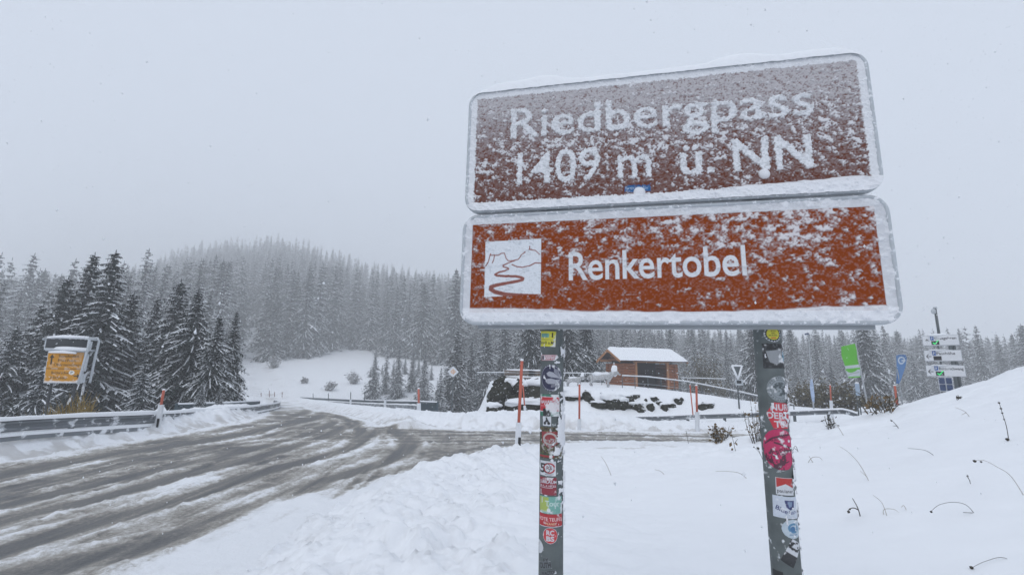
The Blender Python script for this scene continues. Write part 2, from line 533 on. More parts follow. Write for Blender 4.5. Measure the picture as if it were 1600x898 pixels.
def build_terrain():
    xs = axis([np.arange(-10.5, 5.0, 0.04), grow(4.96, 0.04, 1.032, 1150), grow(-10.5, 0.04, 1.032, 1150, -1)])
    ys = axis([np.arange(3.0, 13.0, 0.032), grow(12.97, 0.032, 1.0145, 1150), grow(3.0, 0.032, 1.09, 60, -1)])
    X, Y = np.meshgrid(xs, ys)
    Z, out, rd, sd, t, s, w = base_height(X, Y)
    # ---- lumps of ploughed snow
    rs = np.random.RandomState(3)
    fine = sm(0.0, 0.5, out) * (1 - sm(2.2, 5.0, out)) * (1 - sm(32, 45, Y))
    lump = fbm(X * 2.2, Y * 2.2, 31, 4) - 0.5
    lump2 = fbm(X * 7, Y * 7, 37, 3) - 0.5
    Z = Z + fine * (0.17 * lump + 0.065 * lump2 + 0.035 * (fbm(X * 16, Y * 16, 39, 2) - .5))
    calm = sm(2.0, 4.0, out) * (1 - sm(25, 60, Y))
    Z = Z + calm * (0.05 * (fbm(X * 1.1, Y * 1.1, 41, 3) - 0.5) + 0.012 * (fbm(X * 5, Y * 5, 43, 2) - 0.5))
    n = 0; Z0 = Z.copy()
    tries = 0
    while n < 3000 and tries < 60000:
        tries += 1
        if rs.rand() < 0.55: cx, cy = rs.uniform(-3.6, 0.9), rs.uniform(3.0, 13.5)
        elif rs.rand() < 0.5: cx, cy = rs.uniform(-6, 9), rs.uniform(15.0, 20.0)
        else: cx, cy = rs.uniform(-14.5, -9), rs.uniform(5.0, 26.0)
        _, o_, *_r = base_height(np.array([cx]), np.array([cy]))
        o_ = o_[0]
        if not (0.0 < o_ < 2.4) or rs.rand() < (o_ - 0.9) / 2.0: continue
        r = 0.03 + 0.17 * rs.rand() ** 2.4; hgt = r * rs.uniform(0.4, 0.85)
        i0, i1 = np.searchsorted(xs, [cx - r, cx + r]); j0, j1 = np.searchsorted(ys, [cy - r, cy + r])
        if i1 - i0 < 2 or j1 - j0 < 2: n += 1; continue
        sx = X[j0:j1, i0:i1] - cx; sy = Y[j0:j1, i0:i1] - cy
        ang = np.arctan2(sy, sx)
        rr = np.hypot(sx, sy) / (r * (1 + 0.22 * np.sin(ang * 2 + cx * 9) + 0.15 * np.sin(ang * 5 + cy * 7)))
        cap = Z0[j0:j1, i0:i1] + hgt * (1.15 - .5 * vnoise(sx * 34 + cx, sy * 34, 5)) * np.sqrt(np.clip(1 - rr ** 2, 0, 1)) - .012
        Z[j0:j1, i0:i1] = np.where(rr < 1, np.maximum(Z[j0:j1, i0:i1], cap), Z[j0:j1, i0:i1])
        n += 1
    # ---- a few soft dents and buried tussocks in the undisturbed snow
    for cx, cy, r, a in [(0.85, 8.2, 0.35, -0.06), (-0.4, 5.2, 0.3, 0.09), (-0.9, 4.6, 0.28, 0.12), (0.1, 5.6, 0.22, 0.07), (1.5, 6.6, 0.5, -0.04), (3.6, 9.4, 0.6, 0.05), (5.4, 8.0, 0.7, -0.04)]:
        Z += a * np.exp(-((X - cx) ** 2 + (Y - cy) ** 2) / (r * r))
    # ---- the carriageway: slush, wheel tracks, wet asphalt
    road = (np.maximum(-rd, smask(X, Y)) > 0)
    wob = 0.35 * (fbm(X * 1.3, Y * 1.3, 51, 3) - 0.5)
    inside = np.maximum(-rd, smask(X, Y)) + wob
    G = lambda u, v: (lambda r: EYE + r * (EYE[2] - (-0.05 * 0)) / -r[2])(ray(u, v))

    def ground_pt(u, v):
        r = ray(u, v); k = EYE[2] / -r[2]; p = EYE + r * k
        for _ in range(6):
            zz = -0.05 * max(0, min(62, p[1] - 15)) * (1 - float(sm(-4, 1, p[0])))
            k = (EYE[2] - zz) / -r[2]; p = EYE + r * k
        return p[:2]

    def smooth_poly(pts, n=8):
        pts = np.array(pts); out = []
        for i in range(len(pts) - 1):
            p0 = pts[max(i - 1, 0)]; p1 = pts[i]; p2 = pts[i + 1]; p3 = pts[min(i + 2, len(pts) - 1)]
            for k in range(n):
                a = k / n
                out.append(0.5 * ((2 * p1) + (-p0 + p2) * a + (2 * p0 - 5 * p1 + 4 * p2 - p3) * a * a + (-p0 + 3 * p1 - 3 * p2 + p3) * a ** 3))
        out.append(pts[-1]); return np.array(out)

    tracks = [   # pixel trace on the road plane, width m, strength
        ([(-300, 806), (0, 743), (150, 715), (300, 692), (420, 669), (500, 650), (505, 641), (470, 632), (448, 627)], 0.75, 1.0),
        ([(-300, 838), (0, 768), (250, 716), (420, 680), (520, 652), (500, 640)], 0.35, 0.45),
        ([(-300, 905), (0, 815), (150, 780), (300, 740), (430, 706), (520, 676), (548, 660), (530, 650), (490, 638), (455, 628)], 0.45, 0.95),
        ([(-300, 872), (0, 792), (200, 745), (400, 700), (500, 672), (525, 655)], 0.4, 0.75),
        ([(-250, 960), (0, 862), (150, 820), (300, 775), (420, 735), (520, 710), (560, 692), (566, 674), (548, 660), (520, 650)], 0.48, 1.0),
        ([(-100, 930), (100, 880), (250, 845), (420, 785), (520, 748), (600, 722), (634, 702), (636, 688), (618, 676), (590, 666), (540, 654)], 0.5, 1.0),
        ([(480, 770), (620, 738), (700, 712), (780, 696), (900, 692)], 0.28, 0.35),
        ([(540, 654), (590, 668), (680, 674), (800, 677), (1000, 681), (1250, 684), (1500, 684)], 0.42, 0.9),
        ([(620, 690), (720, 690), (850, 688), (1000, 688), (1250, 690)], 0.34, 0.7),
        ([(560, 690), (590, 672), (580, 655), (545, 645), (500, 636)], 0.35, 0.9),
        ([(300, 700), (430, 690), (540, 684), (640, 681), (760, 680)], 0.4, 0.7),
        ([(440, 655), (480, 640), (460, 630)], 0.6, 0.7),
        ([(330, 902), (395, 876), (440, 854), (470, 838)], 0.3, 0.55),
        ([(-200, 1000), (60, 905), (200, 870), (330, 838), (450, 800)], 0.5, 0.6),
    ]
    wet = np.zeros(X.shape); edge = np.zeros(X.shape)
    sub = road & (Y < 130)
    xx = X[sub]; yy = Y[sub]
    wv = np.zeros(xx.shape); ev = np.zeros(xx.shape)
    jit = 0.10 * (fbm(xx * 0.9, yy * 0.9, 61, 3) - 0.5)
    for pts, wd, st in tracks:
        pl = smooth_poly([ground_pt(*p) for p in pts])
        lo = pl.min(0) - 2; hi = pl.max(0) + 2
        idx = np.where((xx > lo[0]) & (xx < hi[0]) & (yy > lo[1]) & (yy < hi[1]))[0]
        d = np.full(len(idx), 1e9)
        for i in range(len(pl) - 1):
            a, b = pl[i], pl[i + 1]; e = b - a; L2 = e @ e + 1e-9
            k = np.clip(((xx[idx] - a[0]) * e[0] + (yy[idx] - a[1]) * e[1]) / L2, 0, 1)
            d = np.minimum(d, np.hypot(xx[idx] - a[0] - k * e[0], yy[idx] - a[1] - k * e[1]))
        d = d + jit[idx]
        wv[idx] = np.maximum(wv[idx], st * (1 - sm(wd * 0.28, wd * 0.56, d)))
        ev[idx] = np.maximum(ev[idx], st * np.exp(-((d - wd * 0.85) / 0.09) ** 2))
    wet[sub] = wv; edge[sub] = ev
    st1 = fbm(t * 3.2, s * 0.22, 71, 4); st2 = fbm(t * 14, s * 0.5, 73, 3)
    blot = fbm(X * 0.8, Y * 0.8, 77, 4)
    onside = smask(X, Y) > -0.2
    st1 = np.where(onside & (X > -3.2), fbm(X * 0.3, Y * 3.4, 75, 4), st1)
    jz = 1 - 0.6 * sm(8.5, 11.5, Y)
    grit = fbm(X * 7, Y * 7, 79, 4)
    slush = 0.42 + 0.5 * (grit - .5) + jz * (0.6 * (st1 - 0.5) + 0.6 * (st2 - 0.5)) + 0.7 * (blot - 0.5)
    whitezone = sm(1.2, 3.0, t - 0.2 * (Y - 5) * 0 + 0.4) * (1 - sm(11.0, 13.5, Y))       # quiet strip on the near side
    slush = slush + 0.16 * whitezone
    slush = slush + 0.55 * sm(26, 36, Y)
    slush = slush - 0.04 * sm(8, 14, Y) * (1 - sm(19, 26, Y)) * (1 - sm(-2.0, 1, X)) 
    slush = np.where(slush > .5, .5 + (slush - .5) * (.5 + .5 * sm(.55, .68, blot)), slush)
    slush = np.where(wet > 0, slush * (1 - .95 * wet) + .95 * wet * (0.10 + 0.5 * (st2 - 0.35) + 0.35 * np.clip(blot - .5, 0, 1)), slush)
    slush = slush + 0.5 * edge * (blot - 0.1)
    nearside = (X > -4.5) & (Y < 13.6)
    slush = slush + np.where(nearside, 0.6 * (1 - sm(0.5, 1.9, inside)), 0.8 * (1 - sm(0.05, 0.7, inside)))
    slush = np.clip(slush, 0, 1.15)
    clod = np.clip(fbm(X * 9, Y * 9, 81, 3) - 0.52, 0, 1) * 3.0
    Z = np.where(road, Z + 0.02 * np.clip(slush, 0, 1) + 0.03 * edge * fbm(X * 6, Y * 6, 83, 3) + 0.035 * clod * sm(0.3, 0.7, slush) * (1 - 0.7 * sm(0.95, 1.1, slush)), Z)
    # smooth joint with the snow
    ny, nx = X.shape
    idx = np.arange(nx * ny).reshape(ny, nx)
    Q = np.stack([idx[:-1, :-1], idx[:-1, 1:], idx[1:, 1:], idx[1:, :-1]], -1).reshape(-1, 4)
    rdm = (-rd > 0); sdm = (smask(X, Y) > 0) & ~rdm
    cm = lambda m: (m[:-1, :-1] & m[:-1, 1:] & m[1:, 1:] & m[1:, :-1]).ravel()
    isr = cm(rdm) & ((Y[:-1, :-1] < 78).ravel()); iss = cm(rdm | sdm) & ~isr & ((X[:-1, :-1] < 60) & (Y[:-1, :-1] < 30)).ravel()
    V = np.stack([X, Y, Z], -1).reshape(-1, 3)
    dirt = np.clip(0.55 * (1 - sm(0.0, 0.9, out + 0.8 * (fbm(X * 3, Y * 3, 91, 3) - 0.5))) * sm(-0.2, 0.1, out), 0, 1) * sm(0.42, 0.6, fbm(X * 4.5, Y * 4.5, 93, 3))
    dirt = dirt * np.where((X > -3.5) & (Y < 12.3), 0.1, 1.0)

    def part(name, m, material, at):
        q = Q[m]; used = np.unique(q); re = np.zeros(len(V), np.int64); re[used] = np.arange(len(used))
        o = fast_mesh(name, V[used], re[q], material, {k: a.ravel()[used] for k, a in at.items()})
        o['kind'] = 'structure'
        return o
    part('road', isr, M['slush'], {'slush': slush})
    part('side_road', iss, M['slush'], {'slush': slush})
    part('snow_ground', ~(isr | iss), M['ground'], {'dirt': dirt})


def mat_slush():
    m, nt, b = _nodes('slushy_asphalt')
    N = nt.nodes.new; L = nt.links.new
    a = N('ShaderNodeAttribute'); a.attribute_name = 'slush'
    tc = N('ShaderNodeTexCoord')
    n1 = N('ShaderNodeTexNoise'); n1.inputs['Scale'].default_value = 22; n1.inputs['Detail'].default_value = 7; n1.inputs['Roughness'].default_value = 0.65
    n2 = N('ShaderNodeTexNoise'); n2.inputs['Scale'].default_value = 140; n2.inputs['Detail'].default_value = 3
    n3 = N('ShaderNodeTexNoise'); n3.inputs['Scale'].default_value = 1.1; n3.inputs['Detail'].default_value = 4
    for n in (n1, n2, n3): L(tc.outputs['Object'], n.inputs['Vector'])
    w = N('ShaderNodeMath'); w.operation = 'MULTIPLY_ADD'; w.inputs[1].default_value = 0.75; w.inputs[2].default_value = -0.375
    L(n1.outputs['Fac'], w.inputs[0])
    w2 = N('ShaderNodeMath'); w2.operation = 'MULTIPLY_ADD'; w2.inputs[1].default_value = 0.4; w2.inputs[2].default_value = -0.2
    L(n2.outputs['Fac'], w2.inputs[0])
    ad = N('ShaderNodeMath'); L(a.outputs['Fac'], ad.inputs[0]); L(w.outputs[0], ad.inputs[1])
    ad2 = N('ShaderNodeMath'); L(ad.outputs[0], ad2.inputs[0]); L(w2.outputs[0], ad2.inputs[1])
    cr = N('ShaderNodeValToRGB'); e = cr.color_ramp.elements
    e[0].position = 0.05; e[0].color = (0.085, 0.087, 0.09, 1)
    e[1].position = 1.0; e[1].color = (0.84, 0.855, 0.88, 1)
    for p, c in ((0.26, (0.17, 0.165, 0.157, 1)), (0.45, (0.31, 0.29, 0.26, 1)), (0.62, (0.48, 0.465, 0.44, 1)), (0.8, (0.74, 0.745, 0.755, 1))):
        q = e.new(p); q.color = c
    L(ad2.outputs[0], cr.inputs[0]); L(cr.outputs[0], b.inputs['Base Color'])
    rr = N('ShaderNodeMapRange'); rr.inputs[1].default_value = 0.05; rr.inputs[2].default_value = 0.5; rr.inputs[3].default_value = 0.38; rr.inputs[4].default_value = 0.8
    L(ad2.outputs[0], rr.inputs[0]); L(rr.outputs[0], b.inputs['Roughness'])
    bp = N('ShaderNodeBump'); bp.inputs['Strength'].default_value = 0.7; bp.inputs['Distance'].default_value = 0.03
    L(n1.outputs['Fac'], bp.inputs['Height'])
    bq = N('ShaderNodeBump'); bq.inputs['Strength'].default_value = 0.5; bq.inputs['Distance'].default_value = 0.006
    L(n2.outputs['Fac'], bq.inputs['Height']); L(bp.outputs[0], bq.inputs['Normal']); L(bq.outputs[0], b.inputs['Normal'])
    b.inputs['Specular IOR Level'].default_value = 0.35
    return m


def mat_ground():
    m = mat_snow('field_snow', s1=2.2, s2=45, b1=0.18, b2=0.3)
    nt = m.node_tree; N = nt.nodes.new; L = nt.links.new; b = nt.nodes['Principled BSDF']
    src = b.inputs['Base Color'].links[0].from_socket
    a = N('ShaderNodeAttribute'); a.attribute_name = 'dirt'
    mx = N('ShaderNodeMix'); mx.data_type = 'RGBA'; mx.inputs[7].default_value = (0.33, 0.3, 0.265, 1)
    L(a.outputs['Fac'], mx.inputs[0]); L(src, mx.inputs[6]); L(mx.outputs[2], b.inputs['Base Color'])
    return m


M['slush'] = mat_slush(); M['ground'] = mat_ground()

# ------------------------------------------------------------------ the pass sign
T0 = np.array([-0.228, 1.060, 2.490]); XC = np.array([0.979, 0.017, -0.204]); YC = np.array([0.0205, 0.983, 0.1835])
cam2w = lambda q: q[0] * RT + q[1] * UP + q[2] * FW
SX = cam2w(XC); SX /= np.linalg.norm(SX)
SY = cam2w(YC); SY -= SX * (SY @ SX); SY /= np.linalg.norm(SY)
SN = np.cross(SX, SY)                       # towards the road
SO = EYE + cam2w(T0)                        # top left corner of the upper board
W1, H1_, W2, H2_, GAP, XO = 1.900, 0.684, 1.910, 0.558, 0.020, -0.005


def on_board(u, v, off=0.0):
    r = ray(u, v); k = ((SO + SN * off - EYE) @ SN) / (r @ SN); p = EYE + r * k - SO
    return p @ SX, p @ SY


def bpt(a, b, n=0.0):
    a = np.asarray(a, float); b = np.asarray(b, float); n = np.asarray(n, float)
    return SO + np.multiply.outer(a, SX) + np.multiply.outer(b, SY) + np.multiply.outer(n * np.ones_like(a), SN)


def rrect(w, h, r, n=10):
    pts = []
    for cx, cy, a0 in ((w - r, h - r, 0), (r, h - r, 90), (r, r, 180), (w - r, r, 270)):
        for k in range(n + 1):
            q = math.radians(a0 + 90 * k / n); pts.append((cx + r * math.cos(q), cy + r * math.sin(q)))
    return pts


def board(name, root, a0, btop, w, h, paint, seed):
    """a boxed aluminium board: snowed printed face, rim and back"""
    res = 0.0025
    cv = Canvas(w, h, res, (0.135, 0.037, 0.018) if seed == 'up' else (0.25, 0.050, 0.0105))
    letters, white = paint(cv)                       # letter mask, white-film mask (supersampled)
    X, Y = cv.X, cv.Y
    snow, thick = SNOWFN[seed](cv, letters, white)
    base = cv.img
    k = snow[..., None]; sn = np.array([0.50, 0.505, 0.53]) + np.array([0.30, 0.305, 0.31]) * sm(.55, .9, k)
    cv.img = base * (1 - k) + sn * k
    mask = cv.poly_mask(rrect(w, h, 0.075))
    tk = cv.down(thick[..., None])[..., 0]
    org = (a0, btop - h)
    xs = np.linspace(0, w, cv.nx); ys = np.linspace(0, h, cv.ny)
    part_root = bpy.data.objects.new(name, None); COL.objects.link(part_root); part_root.parent = root
    fn = lambda x, y: bpt(org[0] + x, org[1] + y, 0.0 + tk.ravel())
    canvas_mesh('sign_face', cv, fn, M['film'], part_root, mask)
    # rim: a rounded profile around the outline, and the back panel
    mb = MB(); out = rrect(w, h, 0.078, 8); n = len(out)
    prof = [(-0.013, 0.001), (-0.010, 0.0075), (-0.003, 0.008), (0.004, 0.003), (0.005, -0.012), (0.003, -0.034), (-0.004, -0.038)]
    vs = []
    for i, (x, y) in enumerate(out):
        px, py = out[i - 1]; qx, qy = out[(i + 1) % n]
        tx, ty = qx - px, qy - py; L = math.hypot(tx, ty); nx_, ny_ = ty / L, -tx / L
        for o_, d in prof: vs.append(bpt(org[0] + x + nx_ * o_, org[1] + y + ny_ * o_, d))
    k = len(prof)
    mb.add(vs, [(i * k + j, i * k + j + 1, ((i + 1) % n) * k + j + 1, ((i + 1) % n) * k + j) for i in range(n) for j in range(k - 1)])
    mb.build('rim', M['rimgrey'], part_root, True)
    mb = MB(); mb.add([bpt(org[0] + x, org[1] + y, -0.036) for x, y in out], [tuple(range(n))])
    mb.build('back_panel', M['alu'], part_root)
    return part_root


def px_to(cv_org, u, v):
    a, b = on_board(u, v); return a - cv_org[0], b - cv_org[1]


def fit_text(cv, org, body, bl, br, tl, bold, squeeze=1.0):
    x0, y0 = px_to(org, *bl); x1, y1 = px_to(org, *br); _, yt = px_to(org, *tl)
    return cv.text_mask(body, x0, x1, y0, (yt - y0), bold, 0.0, (y1 - y0) / (x1 - x0))


def paint_upper(cv):
    org = (0.0, -H1_)
    X_, Y_ = cv.X, cv.Y
    cv.X = X_ + 0.011 * (fbm(X_ * 70, Y_ * 70, 111, 2) - .5) + 0.008 * (fbm(X_ * 190, Y_ * 190, 112, 1) - .5)
    cv.Y = Y_ + 0.011 * (fbm(X_ * 70, Y_ * 70, 113, 2) - .5) + 0.008 * (fbm(X_ * 190, Y_ * 190, 114, 1) - .5)
    white = ~((cv.X > 0.046) & (cv.X < W1 - 0.046) & (cv.Y > 0.05) & (cv.Y < H1_ - 0.046))
    lt = fit_text(cv, org, 'Riedbergpass', (798, 217), (1272, 180), (798, 172), 0.009)
    lt |= fit_text(cv, org, '1409 m', (808, 289), (1018, 276), (808, 240), 0.009)
    lt |= fit_text(cv, org, 'ü. NN', (1064, 274), (1271, 262), (1064, 224), 0.02)
    cv.paint(white | lt, (0.72, 0.73, 0.74))
    x0, y0 = px_to(org, 976, 300); x1, y1 = px_to(org, 1017, 288)
    cv.rect(x0, y0, x1, y1, lin(35, 95, 150))
    cv.text('bergwelt', x0 + 0.01, x1 - 0.01, y0 + 0.012, 0.012, lin(190, 205, 220))
    cv.X, cv.Y = X_, Y_
    return lt, white


def paint_lower(cv):
    org = (XO, -H1_ - GAP - H2_)
    white = ~((cv.X > 0.05) & (cv.X < W2 - 0.055) & (cv.Y > 0.055) & (cv.Y < H2_ - 0.05))
    lt = fit_text(cv, org, 'Renkertobel', (889, 438), (1167, 430), (889, 394), 0.012)
    cv.paint(white | lt, (0.74, 0.76, 0.79))
    q = [px_to(org, *p) for p in ((759, 378), (846, 373), (845, 459), (757, 464))]
    cv.poly(q, (0.76, 0.79, 0.83)); sq = cv.poly_mask(q)
    e = lambda a, b: (q[0][0] + a * (q[1][0] - q[0][0]), q[3][1] + (1 - b) * (q[0][1] - q[3][1]))
    br = (0.25, 0.045, 0.018)
    Z = lambda pts, w: cv.line([e(*p) for p in pts], w, br)
    Z([(0.02, .45), (.06, .38), (.09, .25), (.1, .22), (.1, .25), (.24, .255), (.30, .22), (.35, .22), (.38, .31), (.42, .36), (.50, .36), (.60, .34), (.66, .26), (.72, .21)], 0.005)
    Z([(.17, .26), (.16, .33), (.135, .39)], 0.005)
    Z([(.80, .11), (.80, .17), (.90, .19), (.97, .26)], 0.005)
    Z([(.79, .17), (.83, .17)], 0.006)
    Z([(.49, .43), (.58, .47), (.68, .485), (.80, .46), (.90, .41), (1.0, .42)], 0.006)
    cv.paint(cv.line_mask([e(*p) for p in [(.55, .355), (.42, .40), (.33, .44), (.335, .465), (.42, .49), (.43, .51), (.36, .54), (.26, .56), (.19, .60), (.22, .62), (.38, .635), (.56, .64), (.65, .66), (.69, .68), (.68, .705), (.60, .725), (.40, .76), (.22, .79), (.13, .82), (.12, .86), (.2, .91), (.38, .955), (.62, .975), (1.0, .985)]],
                          [.005, .006, .007, .007, .007, .007, .008, .009, .01, .011, .012, .013, .013, .014, .015, .015, .016, .018, .02, .021, .021, .02, .018, .014]) & sq, br)
    return lt | sq, white


def snow_upper(cv, lt, white):
    X, Y = cv.X, cv.Y
    h = Y / cv.h; gx = X / cv.w
    n1 = fbm(X * 46 + Y * 18, Y * 60, 101, 3); n2 = fbm(X * 150, Y * 170, 103, 2); n3 = fbm(X * 9, Y * 9, 105, 3)
    cover = 0.42 + 0.18 * sm(0.05, 0.6, h) - 0.22 * sm(0.5, 0.9, h) + 0.25 * (n3 - 0.5)
    f = 0.62 * n1 + 0.38 * n2
    clump = sm(0.74 - cover * 0.62, 1.0 - cover * 0.62, f)
    frost = (0.20 + 0.52 * sm(0.0, 0.85, h + 0.15 * (gx - 0.5))) * sm(0.18, 0.70, .6 * n2 + .4 * fbm(X * 60, Y * 110, 108, 3) + 0.3 * (n1 - 0.5) + 0.2 * sm(0.3, 0.9, h))
    s = np.maximum(clump * 0.86, frost)
    soft = lt
    edge = fbm(X * 120, Y * 120, 107, 2)
    ls = sm(0.25, 0.6, edge)
    s = np.where(soft, np.maximum(s, 0.66 + 0.28 * ls * (1 - .35 * sm(.45, .75, h))), s)
    s = np.where(white, np.maximum(s, 0.72 + 0.25 * n1), s)
    # snow lying along the lower border, and a few flung lumps
    led = sm(0.0, 0.012, 0.048 + 0.028 * sm(0.45, 0.98, gx) + 0.02 * (fbm(X * 14, X * 0, 109, 3) - 0.5) - Y)
    s = np.maximum(s, led * 0.95)
    th = 0.007 * clump * n1 + 0.0035 * frost * n2 + np.where(soft, 0.004 + 0.003 * n2, 0) + led * (0.012 + 0.008 * n1) + np.where(white, 0.002, 0)
    x0, y0 = px_to((0.0, -H1_), 975, 301)
    blue = (np.abs(X - x0 - 0.06) < 0.065) & (Y > y0 + 0.006) & (Y < y0 + 0.05)
    s = np.where(blue, s * 0.3, s)
    for (u, v), r in (((1194, 272), 0.024), ((999, 301), 0.028)):
        cx, cy = px_to((0.0, -H1_), u, v); q = ((X - cx) ** 2 + (Y - cy) ** 2) / (r * r)
        b = np.clip(1 - q, 0, 1) ** 0.5; s = np.maximum(s, np.where(q < 1, 0.95, 0)); th = np.maximum(th, b * r * 0.75)
    return np.clip(s, 0, 1), th


def snow_lower(cv, lt, white):
    X, Y = cv.X, cv.Y
    h = Y / cv.h; gx = X / cv.w
    n1 = fbm(X * 31 + Y * 10, Y * 42 - X * 7, 201, 4); n2 = fbm(X * 120, Y * 140, 203, 2); n3 = fbm(X * 6, Y * 7, 205, 3)
    cover = 0.38 + 0.22 * sm(0.25, 0.95, h) + 0.26 * sm(0.1, 0.85, gx) * (0.35 + 0.65 * h) + 0.26 * (n3 - 0.5)
    cover = cover - 0.35 * np.exp(-((gx - 0.915 - 0.01 * np.sin(h * 9)) / 0.018) ** 2) * sm(0.2, 0.5, h)
    f = 0.68 * n1 + 0.32 * n2
    clump = sm(0.70 - cover * 0.40, 0.98 - cover * 0.40, f)
    dust = 0.2 * sm(0.45, 0.75, n2) * (0.5 + 0.5 * h)
    s = np.maximum(clump * 0.84, dust)
    pep = sm(0.66, 0.72, n2) * 0.4
    s = np.where(lt, 0.15, s)
    s = np.where(white, 0.55 + 0.35 * n1, s)
    led = sm(0.0, 0.01, 0.06 + 0.02 * sm(0.55, 1.0, gx) + 0.022 * sm(0.55, 0.0, gx) + 0.02 * (fbm(X * 11, X * 0, 209, 3) - 0.5) - Y) 
    s = np.maximum(s, led * (0.75 + 0.25 * n1))
    img_pep = np.where(lt, pep, 0)
    cv.img = cv.img * (1 - 0.35 * img_pep[..., None])
    th = 0.009 * clump * n1 + led * 0.006 * n1 + np.where(white, 0.003 * n1, 0)
    return np.clip(s, 0, 1), th


SNOWFN = {'up': snow_upper, 'low': snow_lower}

# posts: plane positions taken from their centre lines
PR = 0.0565
post_a = [on_board(861.0, 640, -0.1)[0], on_board(1211.0, 640, -0.1)[0]]
POSTC = -0.038 - 0.03 - PR
base_z = 0.12


def post_point(i, h, ang, r=PR):
    """h metres along the post below the upper board's top edge (negative), ang measured round the post from the road side"""
    h = np.asarray(h, float); ang = np.asarray(ang, float)
    return bpt(post_a[i] + r * np.sin(ang), h, POSTC + r * np.cos(ang))


def sign_base():
    p = bpt(post_a[0], -2.0, POSTC); k = (p[2] - 0.1) / SY[2]
    return p - SY * k


